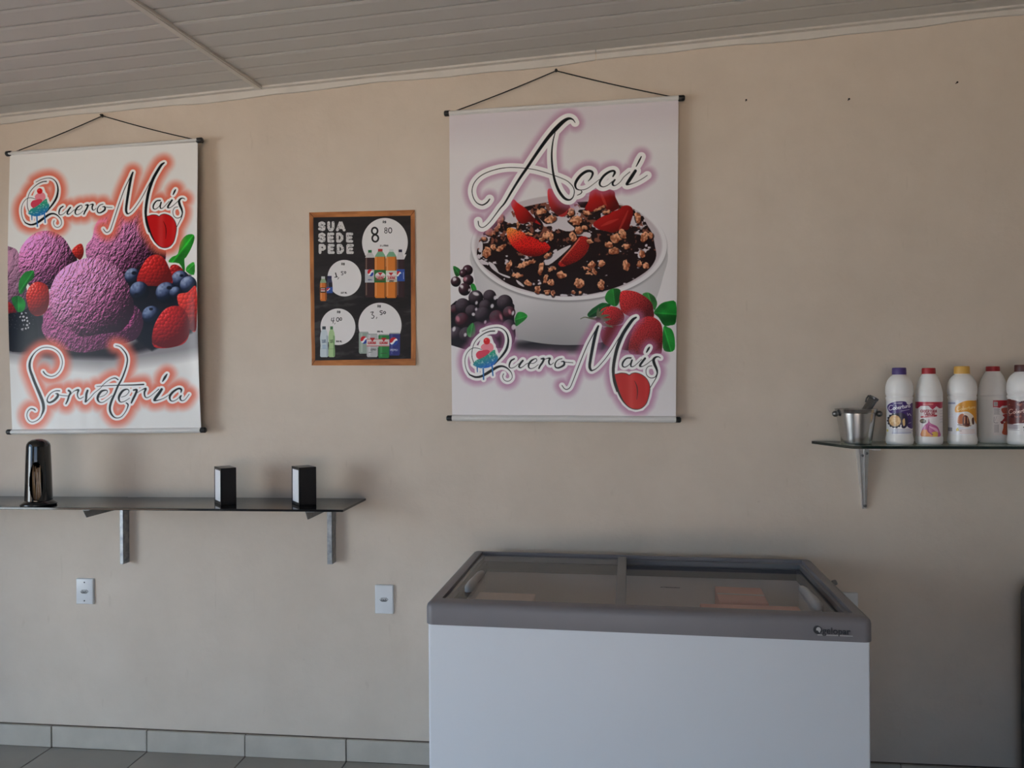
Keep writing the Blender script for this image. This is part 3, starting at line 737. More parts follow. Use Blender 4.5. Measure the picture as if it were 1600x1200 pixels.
def banner_acai():
    s = Sheet((702, 181), (1060, 157), (1056, 651), (706.5, 649), 2.3)
    s.rgb[:] = col((226, 222, 224))
    # faint violet tint in the upper picture
    s.poly([(690, 150), (1080, 140), (1080, 200), (900, 210), (690, 220)], (206, 196, 204), soft=50, a=0.6)
    s.ell(892, 541, 118, 11, (24, 22, 26), soft=9)
    s.poly([(760, 545), (1020, 545), (1020, 556), (760, 556)], (150, 120, 140), soft=16, a=0.5)
    # bowl body, rim, inside
    body = smooth([(738, 392), (741, 425), (748, 460), (758, 484), (775, 506), (800, 525), (840, 536), (890, 540), (935, 537), (975, 526), (1003, 506), (1023, 475), (1036, 435), (1042, 390), (1000, 340), (890, 318), (780, 340)], 5, True)
    S, d = s.sdp(body); X, Y = s.X[S], s.Y[S]; u = (X - 890) / 152
    k = 0.92 - 0.22 * np.clip((Y - 470) / 70, 0, 1) - 0.10 * np.clip(u, 0, 1) ** 2 - 0.16 * np.clip(-u - 0.55, 0, 1) - 0.05 * np.exp(-((u + 0.1) / 0.4) ** 2)
    s.mix(S, np.clip(0.5 - d * s.res, 0, 1), (col((232, 229, 231))[None, None] * k[..., None]).astype(np.float32))
    s.ell(890, 388, 152, 85, (150, 147, 150), soft=3)
    s.ell(890, 385, 152, 85, (226, 223, 225)); s.ell(889, 384.5, 146, 79.5, (196, 186, 190), soft=2)
    food = [(747, 400), (750, 378), (762, 352), (792, 336), (815, 326), (850, 318), (880, 314), (905, 316), (940, 316), (985, 325), (1004, 336), (1012, 352), (1020, 366), (1024, 385), (1026, 402), (1018, 418), (1004, 430), (980, 444), (945, 456), (905, 463), (872, 463), (840, 458), (800, 446), (775, 430), (756, 415)]
    S, d = s.sdp(smooth(food, 4, True)); X, Y = s.X[S], s.Y[S]; m = np.clip(0.5 - d * s.res, 0, 1)
    s.mix(S, m, (30, 17, 19))
    g = fbm(X + 4 * vnoise(X, Y, 9, 3), Y * 1.5, 13, 6, 3)
    up = np.clip((392 - Y) / 50, 0, 1) * 0.16 + np.clip((X - 985) / 40, 0, 1) * 0.07 + np.clip((775 - X) / 25, 0, 1) * 0.08
    s.mix(S, m * np.clip((g - 0.72 + up * 1.4) * 22, 0, 1), (206, 196, 202))
    s.mix(S, m * np.clip((fbm(X, Y, 7, 16, 3) - 0.70 + up * 0.8) * 18, 0, 1) * (Y < 400), (126, 72, 58))
    for p in ([(1040, 400), (1100, 480), (1140, 550), (1250, 540), (1470, 620), (1600, 600), (1600, 560), (1500, 480), (1480, 400), (1330, 400), (1300, 460), (1160, 510)], [(1120, 1090), (1200, 1150), (1400, 1000), (1550, 850), (1500, 850), (1340, 930)], [(540, 370), (600, 310), (650, 400), (690, 440), (560, 495)], [(105, 850), (150, 740), (160, 900), (120, 940)],
              [(250, 1100), (330, 1130), (390, 1210), (430, 1270), (590, 1330), (570, 1352), (440, 1300), (300, 1200)], [(570, 1465), (700, 1500), (870, 1550), (950, 1590), (900, 1580), (700, 1530)], [(690, 1380), (760, 1420), (820, 1480), (790, 1485), (720, 1440)]):
        s.poly(T1(p, 740, 300, 10), (208, 200, 205), closed_smooth=3)
    # strawberry pieces
    q = lambda pts: T1(pts, 740, 300, 10)
    q2 = lambda pts: T1(pts, 890, 300, 10)
    strawberry(s, q([(1195, -40), (1190, 100), (1230, 250), (1340, 370), (1450, 385), (1540, 240), (1420, 130), (1290, -20)]), (206, 52, 54), 870, 312, 26, False)
    strawberry(s, q2([(380, -20), (690, -20), (740, 90), (795, 250), (650, 310), (540, 240), (360, 320), (270, 265), (320, 150)]), (190, 30, 28), 940, 312, 34, False)
    s.strokes(T([[(520, 30, 30), (560, 140, 44), (600, 230, 20)]], 890, 300, 10), (208, 70, 60), 0.55)
    strawberry(s, q2([(395, 520), (460, 440), (650, 330), (790, 280), (850, 228), (930, 217), (995, 260), (1008, 350), (965, 500), (930, 595), (800, 605), (700, 645), (600, 620), (480, 590)]), (196, 30, 28), 962, 335, 42, False)
    s.strokes(T([[(520, 540, 16), (650, 480, 50), (780, 430, 16)], [(800, 590, 20), (870, 440, 36), (930, 300, 16)]], 890, 300, 10), (214, 66, 58), 0.5)
    strawberry(s, q([(610, 200), (652, 122), (720, 180), (850, 270), (965, 400), (1080, 520), (930, 470), (780, 505), (700, 430), (660, 310)]), (198, 30, 28), 812, 336, 30, False)
    S, d = s.sdp(smooth(q([(540, 640), (555, 575), (620, 568), (760, 618), (900, 680), (1000, 740), (1130, 780), (1225, 860), (1195, 930), (1060, 1005), (900, 1015), (760, 960), (640, 860), (560, 740)]), 5, True))
    X, Y = s.X[S], s.Y[S]; t = np.clip(((X - 800) * 0.45 + (Y - 358) * 0.9) / 26, 0, 1)[..., None]
    c = col((236, 140, 66)) * (1 - t) + col((200, 28, 24)) * t; c = np.where((voro(X, Y, 3.2, 3) < 0.22)[..., None], c * 0.5, c) * np.clip(1.12 - np.clip((Y - 385) / 16, 0, 1) * 0.6, 0, 1.2)[..., None]
    s.mix(S, np.clip(0.5 - d * s.res, 0, 1), np.clip(c, 0, 1).astype(np.float32))
    strawberry(s, q2([(-150, 1130), (-90, 1040), (60, 880), (170, 725), (235, 700), (305, 722), (336, 830), (290, 960), (180, 1070), (60, 1130), (-20, 1160), (-100, 1175)]), (214, 40, 34), 905, 385, 36, True)
    s.strokes(T([[(-120, 1100, 16), (60, 890, 22), (180, 740, 18)]], 890, 300, 10), (236, 140, 110), 0.7)
    # oat and nut flakes
    rs = np.random.RandomState(5)
    fl = [(740, 390, v) for v in ((575, 260, 42, 82, .4), (850, 230, 160, 40, -.35), (720, 410, 92, 36, .1), (880, 530, 62, 42, .4), (1030, 630, 48, 60, 0), (1150, 460, 34, 82, .3), (1240, 520, 52, 56, 0), (1250, 310, 62, 36, -.3), (1400, 400, 80, 54, .5), (1085, 300, 38, 110, .25), (1180, 670, 46, 36, 0), (1270, 690, 26, 50, 0))]
    fl += [(890, 390, v) for v in ((705, 30, 84, 62, -.2), (375, 245, 52, 60, 0), (520, 230, 54, 50, 0), (900, 250, 48, 90, -.2), (1110, 225, 42, 52, .2), (1200, 260, 50, 48, 0), (300, 300, 84, 26, .25), (412, 345, 36, 54, -.5), (180, 535, 82, 78, .2), (522, 560, 54, 86, 0), (90, 670, 40, 26, .3), (190, 685, 30, 22, 0), (330, 380, 46, 28, 0), (1150, 80, 38, 62, -.3), (900, -40, 62, 34, .4))]
    fl += [(740, 300, v) for v in ((1090, 310, 84, 50, -.2), (1230, 430, 92, 50, -.2), (440, 440, 46, 82, .6), (400, 560, 36, 80, .5), (280, 640, 84, 50, .1), (180, 740, 48, 34, 0), (225, 950, 66, 88, .3), (330, 870, 46, 36, 0), (450, 885, 96, 32, -.5), (1160, 690, 46, 80, .7), (1240, 710, 42, 62, 0), (1100, 740, 50, 30, 0), (1190, 1000, 66, 36, -.5), (1580, 700, 48, 60, 0), (720, 530, 26, 62, .1), (1550, 320, 48, 60, .2), (900, 660, 60, 20, .1))]
    fl += [(890, 300, v) for v in ((130, 450, 98, 68, .1), (300, 335, 66, 36, .3), (490, 270, 100, 26, -.5), (170, 600, 66, 58, 0), (265, 560, 50, 30, .2), (90, 720, 50, 60, .3), (740, 730, 92, 68, .1), (850, 660, 52, 76, -.4), (640, 830, 66, 46, 0), (345, 780, 46, 30, .4), (1080, 410, 46, 84, -.2), (1180, 710, 56, 84, .4), (1275, 690, 40, 44, 0), (910, 860, 50, 44, 0), (50, 330, 50, 46, 0), (600, 320, 60, 24, -.3))]
    for ox, oy, (x, y, a, b, an) in fl:
        cx, cy = ox + x / 10, oy + y / 10
        s.ell(cx + 0.5, cy + 1.1, a / 10 + 1.1, b / 10 + 1.1, (20, 10, 12), an, 1.2, 0.8)
        R_ = max(a, b) / 10 + 2; S = s.sl(cx - R_, cy - R_, cx + R_, cy + R_); X, Y = s.X[S], s.Y[S]
        xx = X - cx + 3.2 * (vnoise(X, Y, 3.0, int(cx) % 17) - 0.5); yy = Y - cy + 3.2 * (vnoise(X, Y, 3.0, int(cy) % 13 + 20) - 0.5); ca, sa = math.cos(an), math.sin(an)
        ex = (xx * ca + yy * sa) / (a / 10); ey = (-xx * sa + yy * ca) / (b / 10); d = (np.hypot(ex, ey) - 1) * min(a, b) / 10
        t = np.clip(0.55 - 0.45 * ey - 0.3 * ex + 1.3 * (vnoise(X, Y, 2.6, int(cx)) - 0.5), 0, 1)[..., None]
        c = col((134, 68, 42)) * (1 - t) + col((238, 176, 136)) * t
        s.mix(S, np.clip(0.5 - d * s.res * 0.8, 0, 1), c.astype(np.float32))
        if 0.6 < b / a < 3 and rs.rand() < 0.5:
            s.mix(S, np.clip(1 - np.abs(ex) * 7, 0, 1) * (np.abs(ey) < 0.7) * 0.7, (90, 40, 26))
    # acai berries and leaves on the left
    g = lambda pts: T1(pts, 700, 410, 10)
    leaf(s, g([(88, 68), (200, 120), (200, 200), (130, 225)]), (709, 417), (719, 430), (40, 110, 50))
    for x, y, r in ((320, 130, 82), (250, 180, 66), (130, 310, 80), (330, 285, 84), (270, 430, 98)):
        ball(s, 700 + x / 10, 410 + y / 10, r / 10, (62, 36, 46), None, 0.8, -0.4, -0.3)
    s.poly([(705, 478), (740, 470), (800, 470), (806, 500), (806, 535), (780, 545), (705, 540)], (22, 17, 20), closed_smooth=3)
    leaf(s, g([(365, 360), (425, 345), (465, 450), (400, 470)]), (738, 446), (744, 456))
    for x, y, r, red in ((670, 540, 105, 0), (450, 560, 118, 0), (110, 740, 70, 1), (910, 640, 128, 0), (240, 690, 122, 0), (980, 790, 98, 1), (600, 690, 100, 0), (380, 770, 100, 0), (230, 910, 115, 1), (560, 830, 130, 0), (700, 1060, 120, 0), (780, 870, 118, 1), (980, 1000, 102, 0), (480, 1050, 120, 0), (130, 1130, 120, 0), (300, 1140, 122, 0)):
        ball(s, 700 + x / 10, 410 + y / 10, r / 10, (92, 40, 52) if red else (58, 46, 54), (86, 76, 84), 0.0)
    for x, y, w, h in ((220, 380, 3, 2.2), (345, 440, 1.5, 2.4), (450, 500, 5, 2.6), (460, 640, 2, 2.8), (710, 690, 2.6, 3.4), (455, 740, 1.8, 2.6), (600, 940, 1.8, 2.8), (410, 820, 2.6, 2.6), (1040, 800, 2, 3.6), (1050, 1020, 3.4, 4.4), (100, 1050, 2.4, 4), (280, 1140, 2.2, 3), (760, 560, 2.6, 3.4), (110, 270, 3, 2.6)):
        s.ell(700 + x / 10, 410 + y / 10, w, h, (222, 216, 220), 0.3, 1.4, 0.9)
    for x, y, w, h in ((160, 890, 3, 4.5), (850, 860, 2.2, 5), (990, 780, 2.2, 4), (275, 270, 2.4, 3.4)):
        s.ell(700 + x / 10, 410 + y / 10, w, h, (206, 130, 144), -0.3, 2, 0.8)
    leaf(s, g([(1070, 880), (1115, 790), (1200, 788), (1268, 840), (1235, 900), (1160, 960), (1090, 1005), (1072, 930)]), (807, 501), (826, 495), (36, 132, 48))
    leaf(s, g([(308, 1050), (400, 950), (442, 1050), (425, 1160), (330, 1170)]), (736, 528), (740, 506), (62, 132, 70))
    # strawberries on the right
    k = lambda pts: T1(pts, 910, 440, 10)
    leaf(s, k([(390, 210), (430, 150), (510, 115), (612, 140), (605, 300), (545, 395), (430, 350), (378, 280)]), (963, 478), (960, 452), (36, 120, 46))
    leaf(s, k([(105, 520), (160, 450), (210, 410), (340, 338), (470, 378), (320, 450), (250, 545), (140, 565)]), (922, 495), (952, 476), (24, 84, 38))
    leaf(s, k([(950, 215), (1030, 178), (1110, 220), (1150, 270), (1175, 360), (1130, 460), (1090, 340)]), (1022, 486), (1014, 460), (62, 140, 66))
    leaf(s, k([(1125, 495), (1180, 410), (1240, 350), (1330, 318), (1460, 330), (1460, 640), (1380, 690), (1280, 692), (1200, 572)]), (1024, 490), (1054, 492), (30, 126, 46))
    leaf(s, k([(1270, 718), (1340, 722), (1400, 760), (1440, 880), (1440, 1070), (1340, 1105), (1262, 1040)]), (1038, 514), (1048, 548), (36, 136, 52))
    strawberry(s, k([(330, 750), (600, 690), (850, 690), (860, 1060), (600, 1060), (360, 980)]), (120, 26, 34), 968, 520, 46)
    strawberry(s, k([(600, 330), (620, 175), (710, 148), (850, 168), (1000, 250), (1090, 340), (1118, 450), (1105, 580), (850, 580), (650, 490)]), (216, 50, 50), 990, 474, 38)
    strawberry(s, k([(890, 620), (1000, 558), (1100, 558), (1200, 620), (1250, 720), (1258, 900), (1245, 1100), (1200, 1135), (900, 1150), (740, 1100), (790, 800)]), (208, 44, 48), 1012, 518, 46)
    strawberry(s, k([(300, 480), (380, 410), (500, 396), (610, 440), (672, 540), (650, 650), (560, 690), (440, 690), (360, 620)]), (214, 46, 48), 960, 492, 26)
    s.strokes(T([[(0, 590, 12), (60, 565, 14), (130, 575, 22), (270, 600, 50)], [(270, 590, 40), (310, 500, 40), (400, 420, 8)], [(280, 590, 40), (350, 550, 50), (450, 530, 10)], [(280, 610, 40), (360, 610, 60), (470, 590, 8)], [(280, 620, 40), (370, 680, 50), (500, 720, 10)], [(260, 610, 40), (290, 690, 40), (380, 760, 10)], [(260, 590, 30), (270, 480, 40), (280, 420, 10)]], 910, 440, 10), (98, 104, 78))
    s.ell(937, 499.5, 4, 3, (44, 36, 30), soft=2)
    lettering(s, ACAI, 6.3, 13, (172, 116, 152), 0.62)
    logo(s, 4.3, 13, (174, 108, 152), 0.68)
    return s


GLYPH = {
    'S': [[(.95, .16), (.55, .0), (.1, .12), (.08, .38), (.5, .5), (.92, .62), (.9, .9), (.45, 1.0), (.03, .86)]],
    'U': [[(.05, 0), (.05, .7), (.3, 1), (.7, 1), (.95, .7), (.95, 0)]],
    'A': [[(.0, 1), (.42, 0), (.58, 0), (1, 1)], [(.2, .68), (.8, .68)]],
    'E': [[(.95, 0), (.05, 0), (.05, 1), (.95, 1)], [(.05, .5), (.8, .5)]],
    'D': [[(.05, 0), (.05, 1), (.55, 1), (.95, .7), (.95, .3), (.55, 0), (.05, 0)]],
    'P': [[(.05, 1), (.05, 0), (.65, 0), (.95, .15), (.95, .42), (.65, .56), (.05, .56)]],
    'R': [[(.05, 1), (.05, 0), (.65, 0), (.95, .15), (.95, .4), (.65, .52), (.05, .52)], [(.5, .52), (.95, 1)]],
    '$': [[(.95, .2), (.5, .1), (.08, .28), (.5, .5), (.92, .7), (.5, .9), (.05, .8)], [(.5, -.1), (.5, 1.1)]],
    'T': [[(0, 0), (1, 0)], [(.5, 0), (.5, 1)]], 'I': [[(.5, 0), (.5, 1)]], 'O': [[(.5, 0), (.05, .3), (.05, .7), (.5, 1), (.95, .7), (.95, .3), (.5, 0)]],
    'L': [[(.05, 0), (.05, 1), (.95, 1)]], 'M': [[(0, 1), (0, 0), (.5, .6), (1, 0), (1, 1)]], 'N': [[(.05, 1), (.05, 0), (.95, 1), (.95, 0)]], 'C': [[(.95, .15), (.5, 0), (.05, .3), (.05, .7), (.5, 1), (.95, .85)]],
    '0': [[(.5, 0), (.05, .3), (.05, .7), (.5, 1), (.95, .7), (.95, .3), (.5, 0)]], '1': [[(.2, .2), (.55, 0), (.55, 1)]], '2': [[(.05, .2), (.5, 0), (.92, .25), (.05, 1), (.95, 1)]],
    '3': [[(.05, .1), (.6, 0), (.9, .25), (.4, .48), (.95, .7), (.6, 1), (.02, .9)]], '4': [[(.7, 1), (.7, 0), (.0, .7), (1, .7)]], '5': [[(.9, 0), (.15, 0), (.1, .45), (.6, .4), (.95, .7), (.6, 1), (.05, .92)]],
    '7': [[(0, 0), (.95, 0), (.4, 1)]], '8': [[(.5, .48), (.1, .25), (.5, 0), (.9, .25), (.5, .48), (.05, .75), (.5, 1), (.95, .75), (.5, .48)]],
    'G': [[(.95, .15), (.5, 0), (.05, .3), (.05, .7), (.5, 1), (.95, .85), (.95, .55), (.55, .55)]], 'K': [[(.05, 0), (.05, 1)], [(.9, 0), (.1, .55), (.95, 1)]], 'Q': [[(.5, 0), (.05, .3), (.05, .7), (.5, 1), (.95, .7), (.95, .3), (.5, 0)], [(.6, .7), (1, 1.1)]], 'B': [[(.05, 0), (.05, 1), (.7, 1), (.95, .75), (.6, .5), (.05, .5)], [(.6, .5), (.85, .25), (.6, 0), (.05, 0)]],
    ',': [[(.5, .9), (.3, 1.25)]], '.': [[(.5, 1), (.5, 1.02)]], 'H': [[(0, 0), (0, 1)], [(1, 0), (1, 1)], [(0, .5), (1, .5)]], 'V': [[(0, 0), (.5, 1), (1, 0)]], ' ': [],
}


def text(txt, x, y, w, h, gap, wd, sl=0.0):
    out = []
    for ch in txt:
        for st in GLYPH.get(ch.upper(), []):
            out.append([(x + (p[0] + sl * (1 - p[1])) * w, y + p[1] * h, wd) for p in st])
        x += w * (0.5 if ch in ' I,.1' else 1) + gap
    return out


def globe(s, cx, cy, rx, ry, a=-0.4):
    S, x, y, r, d = s.ell(cx, cy, rx, ry, (240, 240, 242), a)
    m = np.clip(0.5 - d * s.res, 0, 1); w = y + 0.25 * np.sin(x * 2.5)
    s.mix(S, m * np.clip((-0.12 - w) * 8, 0, 1), (204, 36, 44)); s.mix(S, m * np.clip((w - 0.28) * 8, 0, 1), (36, 72, 160))


def price_poster():
    s = Sheet((483, 332), (648, 328), (650, 571), (487, 571), 4.2)
    X, Y = s.X, s.Y; A = (slice(None), slice(None))
    gr = fbm(X * 0.25, Y, 9, 3, 4)[..., None]; gr2 = fbm(X, Y * 0.2, 9, 8, 4)[..., None]
    hor = (((Y < 342) | (Y > 560)))[..., None]
    wood = np.where(hor, gr, gr2)
    s.rgb[:] = col((128, 74, 40)) * (1 - wood) + col((224, 150, 88)) * wood
    s.strokes([[(484, 333, .6), (490, 339, .6)], [(642, 337, .6), (648, 329, .6)], [(487, 571, .6), (492, 563, .6)]], (70, 40, 24), n=1)
    S, d = s.sdp([(489.7, 339.8), (641.8, 337), (642.6, 560.5), (492.2, 563.3)]); m = np.clip(0.5 - d * s.res, 0, 1)
    s.mix(S, m, (34, 30, 32))
    w = fbm(X[S] * 0.30, Y[S] + 0.08 * X[S], 10, 12, 4); lo = np.clip((Y[S] - 400) / 80, 0.15, 1)
    s.mix(S, m * np.clip((w - 0.5) * 5, 0, 1) * 0.42 * lo, (104, 104, 104)); s.mix(S, m * np.clip((0.42 - w) * 6, 0, 1) * 0.5, (22, 20, 22))
    F = s.field()
    k = 8.889
    L = []
    for t, y, xs in (("SUA", 232, ((160, 95), (288, 92), (412, 118))), ("SEDE", 388, ((160, 95), (288, 88), (410, 92), (548, 90))), ("PEDE", 546, ((165, 92), (292, 88), (418, 92), (552, 96)))):
        for ch, (x, w_) in zip(t, xs):
            for st in GLYPH[ch]:
                L.append([(480 + (x + 12 + p[0] * (w_ - 24)) / k, 320 + (y + 17 + p[1] * 100) / k, 40 / k) for p in st])
    for st in L:
        s.stroke_f(F, st, 1, 1)
    gn = vnoise(X, Y, 0.8, 3) * 0.6 + vnoise(X, Y, 2.2, 9) * 0.4
    s.mix(A, np.clip(0.5 - F * s.res, 0, 1) * np.clip((0.78 - gn) * 10, 0.15, 1), (214, 211, 210))
    W = (232, 229, 229)
    s.ell(601.8, 378.6, 35.6, 38, W); s.poly([(573, 400), (631, 400), (632, 404.5), (573, 401.5)], W)
    s.poly(T1([(800, 690), (1380, 690), (1352, 755), (1245, 752), (830, 722)], 480, 320, k), W)
    s.ell(538.6, 434.6, 26.6, 28.5, W); s.ell(528.6, 510.6, 27.5, 28.6, W); s.ell(594.2, 508, 33.4, 35, W)
    ink = (26, 22, 24)
    q = lambda l: T(l, 480, 320, k)
    q2 = lambda l: T(l, 480, 440, 8.571)
    loop = lambda cx, cy, rx, ry, wd: [(cx + rx * math.cos(a), cy + ry * math.sin(a), wd) for a in np.linspace(-1.2, 5.1, 12)]
    s.strokes(q([loop(942, 362, 40, 46, 24), loop(950, 464, 42, 48, 24), loop(1097, 336, 15, 18, 9), loop(1097, 374, 17, 20, 9), loop(1156, 355, 22, 36, 11)]), ink)
    s.strokes(q([[(398, 948, 14), (412, 1000, 14)], [(386, 1006, 10), (424, 1002, 10)], [(442, 1012, 8), (428, 1034, 6)], [(505, 928, 8), (480, 928, 8), (482, 946, 7), (502, 950, 8), (498, 972, 8), (478, 972, 7)], loop(532, 940, 10, 14, 8)]), ink)
    s.strokes(q2([[(335, 488, 8), (328, 524, 8), (366, 524, 8)], [(360, 482, 8), (350, 556, 8)], [(378, 556, 6), (370, 570, 5)], loop(414, 508, 17, 26, 9), loop(455, 502, 13, 18, 9)]), ink)
    s.strokes(q2([[(858, 412, 9), (892, 408, 9), (874, 442, 8), (902, 462, 9), (890, 490, 9), (868, 490, 8)], [(940, 478, 8), (932, 498, 6)], [(1012, 392, 10), (984, 394, 10), (988, 416, 9), (1010, 420, 10), (1004, 442, 10), (984, 442, 8)], loop(1042, 416, 13, 15, 10)]), ink)
    for cx, cy in ((601.5, 347), (536.8, 412.6), (530, 487.6), (593.4, 478.7)):
        s.strokes(text("R$", cx - 2.6, cy - 1.6, 2.1, 3.1, 0.7, 0.75), ink)
    s.strokes(text("2 LITROS", 594.5, 382.8, 1.35, 2.1, 0.45, 0.5), ink); s.strokes(text("237 ML", 533, 456.4, 1.3, 2.1, 0.5, 0.5), ink)
    s.strokes(text("500 ML", 525.6, 532.4, 1.3, 2, 0.4, 0.55), ink); s.strokes(text("350 ML", 590, 517, 1.3, 2, 0.4, 0.55), ink)

    def bottle(x0, x1, y0, ysh, y1, capc, neck, body, capw=0.42, k_=q):
        cx = (x0 + x1) / 2; w_ = (x1 - x0) / 2; cw = w_ * capw
        f = lambda pts: T1(pts, 480, 320, k)
        s.poly(f([(cx - cw * 0.9, y0 + 30), (cx + cw * 0.9, y0 + 30), (x1 - w_ * 0.15, ysh - 20), (x1, ysh + 30), (x1, y1 - 20), (x1 - 14, y1), (x0 + 14, y1), (x0, y1 - 20), (x0, ysh + 30), (x0 + w_ * 0.15, ysh - 20)]), body)
        s.poly(f([(cx - cw * 0.9, y0 + 30), (cx + cw * 0.9, y0 + 30), (x1 - w_ * 0.15, ysh - 20), (x1 - 2, ysh), (x0 + 2, ysh), (x0 + w_ * 0.15, ysh - 20)]), neck)
        s.poly(f([(cx - cw, y0), (cx + cw, y0), (cx + cw, y0 + 36), (cx - cw, y0 + 36)]), capc)
        s.poly(f([(x0 + 12, ysh), (x0 + 26, ysh), (x0 + 26, y1 - 30), (x0 + 12, y1 - 30)]), (255, 225, 190), soft=1.2, a=0.35)
        s.poly(f([(x1 - 20, ysh), (x1 - 4, ysh), (x1 - 4, y1 - 10), (x1 - 20, y1 - 10)]), (40, 20, 10), soft=1.4, a=0.45)

    P = lambda pts: T1(pts, 480, 320, k)
    R = lambda x0, y0, x1, y1: P([(x0, y0), (x1, y0), (x1, y1), (x0, y1)])
    bottle(808, 945, 628, 735, 1285, (40, 110, 66), (200, 198, 198), (58, 36, 38), 0.36)
    bottle(1240, 1354, 622, 760, 1285, (36, 34, 60), (214, 210, 212), (54, 34, 40), 0.42)
    s.poly(R(808, 900, 938, 1080), (190, 192, 198)); globe(s, 480 + 885 / k, 320 + 945 / k, 4.4, 5.6); s.strokes(text("PEPSI", 480 + 850 / k, 320 + 1035 / k, 1.1, 1.7, 0.3, 0.4), (60, 80, 130))
    s.poly(R(1245, 895, 1356, 1062), (48, 82, 164)); globe(s, 480 + 1275 / k, 320 + 962 / k, 4, 4.8); s.strokes([[(480 + 1338 / k, 320 + 940 / k, .7), (480 + 1340 / k, 320 + 1030 / k, .7)]], (200, 210, 235))
    bottle(942, 1098, 613, 722, 1295, (176, 40, 42), (122, 172, 138), (222, 128, 48), 0.40)
    bottle(1100, 1246, 618, 722, 1295, (206, 212, 210), (122, 172, 138), (222, 128, 48), 0.40)
    s.poly(R(936, 905, 1102, 1080), (42, 108, 52)); s.poly(R(1098, 915, 1250, 1070), (206, 216, 200))
    for x0, x1, cx, mc in ((950, 1092, 1020, (226, 222, 220)), (1108, 1244, 1168, (232, 226, 224))):
        s.ell(480 + cx / k, 320 + 985 / k, 8, 5.6, mc); s.poly(P([(cx - 34, 942), (cx + 34, 942), (cx, 985)]), (190, 40, 44))
        s.strokes([[(480 + (x0 + 4) / k, 320 + 992 / k, .6), (480 + (x1 - 4) / k, 320 + 992 / k, .6)], [(480 + (x0 + 4) / k, 320 + 1045 / k, .6), (480 + (x1 - 4) / k, 320 + 1045 / k, .6)]], (178, 44, 48))
        s.strokes(text("GUARANA", 480 + (x0 + 16) / k, 320 + 1003 / k, 1.35, 3.2, 0.3, 0.55, 0.2), (176, 44, 46))
    s.strokes(text("ZERO", 480 + 1125 / k, 320 + 1052 / k, 1.9, 2.2, 0.4, 0.7, 0.3), (60, 64, 58))
    # small bottles
    bottle(178, 272, 995, 1085, 1336, (206, 208, 206), (150, 176, 140), (216, 120, 52), 0.55)
    bottle(272, 354, 988, 1080, 1250, (38, 40, 78), (60, 62, 90), (34, 34, 52), 0.72)
    s.poly(R(182, 1150, 262, 1220), (50, 36, 34)); s.poly(R(190, 1160, 250, 1205), (218, 200, 196)); s.strokes(text("GUARANA", 480 + 192 / k, 320 + 1172 / k, .75, 1.6, .2, .4), (170, 40, 44))
    s.poly(R(270, 1142, 356, 1226), (46, 82, 160)); globe(s, 480 + 298 / k, 320 + 1178 / k, 2.9, 2.7)
    # soda bottles lower left
    f2 = lambda x, y: (480 + x / 8.571, 440 + y / 8.571)
    for x0, x1, y0, capc, bc, sh in ((172, 284, 600, (58, 66, 72), (204, 216, 222), (150, 168, 178)), (286, 374, 600, (66, 118, 74), (176, 206, 150), (104, 146, 96))):
        cx = (x0 + x1) / 2; w_ = (x1 - x0) / 2
        s.poly([f2(*p) for p in ((cx - w_ * .36, y0 + 30), (cx + w_ * .36, y0 + 30), (cx + w_ * .8, y0 + 80), (x1, y0 + 150), (x1 - 6, y0 + 260), (x1, y0 + 320), (x1, y0 + 400), (x1 - 16, y0 + 412), (x0 + 16, y0 + 412), (x0, y0 + 400), (x0, y0 + 320), (x0 + 6, y0 + 260), (x0, y0 + 150), (cx - w_ * .8, y0 + 80))], bc)
        s.poly([f2(*p) for p in ((x1 - 22, y0 + 120), (x1 - 4, y0 + 130), (x1 - 4, y0 + 400), (x1 - 22, y0 + 400))], sh, soft=1.5, a=0.8)
        s.poly([f2(*p) for p in ((cx - w_ * .42, y0), (cx + w_ * .42, y0), (cx + w_ * .42, y0 + 40), (cx - w_ * .42, y0 + 40))], capc)
        s.strokes([[f2(x0 + 4, y0 + 300) + (.4,), f2(x1 - 4, y0 + 300) + (.4,)]], sh)
    for i, y in enumerate((778, 802)):
        s.strokes(text(("H2", "OH")[i], *f2(200, y), 2.6, 2.2, .6, .65), (70, 90, 124)); s.strokes(text(("H2", "OH")[i], *f2(308, y), 2.2, 2.2, .4, .6), (72, 92, 66))
    s.strokes([[f2(205, 850 + 14 * i) + (.8,), f2(250, 850 + 14 * i) + (.8,)] for i in range(4)], (142, 176, 206))
    # cans
    for x0, x1, y0, y1, c, hi_ in ((697, 830, 672, 965, (150, 166, 156), (196, 206, 200)), (1098, 1245, 686, 990, (52, 58, 122), (96, 104, 168)), (802, 950, 697, 1012, (186, 186, 188), (226, 226, 228)), (957, 1102, 704, 1024, (44, 126, 66), (96, 176, 112))):
        s.poly([f2(*p) for p in ((x0 + 10, y0), (x1 - 10, y0), (x1, y0 + 24), (x1, y1 - 20), (x1 - 12, y1), (x0 + 12, y1), (x0, y1 - 20), (x0, y0 + 24))], c)
        s.poly([f2(*p) for p in ((x0 + 24, y0 + 20), (x0 + 50, y0 + 20), (x0 + 50, y1 - 20), (x0 + 24, y1 - 20))], hi_, soft=2, a=0.6)
        s.poly([f2(*p) for p in ((x0 + 10, y0), (x1 - 10, y0), (x1 - 4, y0 + 14), (x0 + 4, y0 + 14))], (170, 172, 172))
    globe(s, *f2(765, 782), 5.2, 6); globe(s, *f2(1160, 800), 6.2, 6.2); s.strokes(text("PEPSI", *f2(1118, 905), 1.9, 2.6, .6, .55), (206, 212, 232))
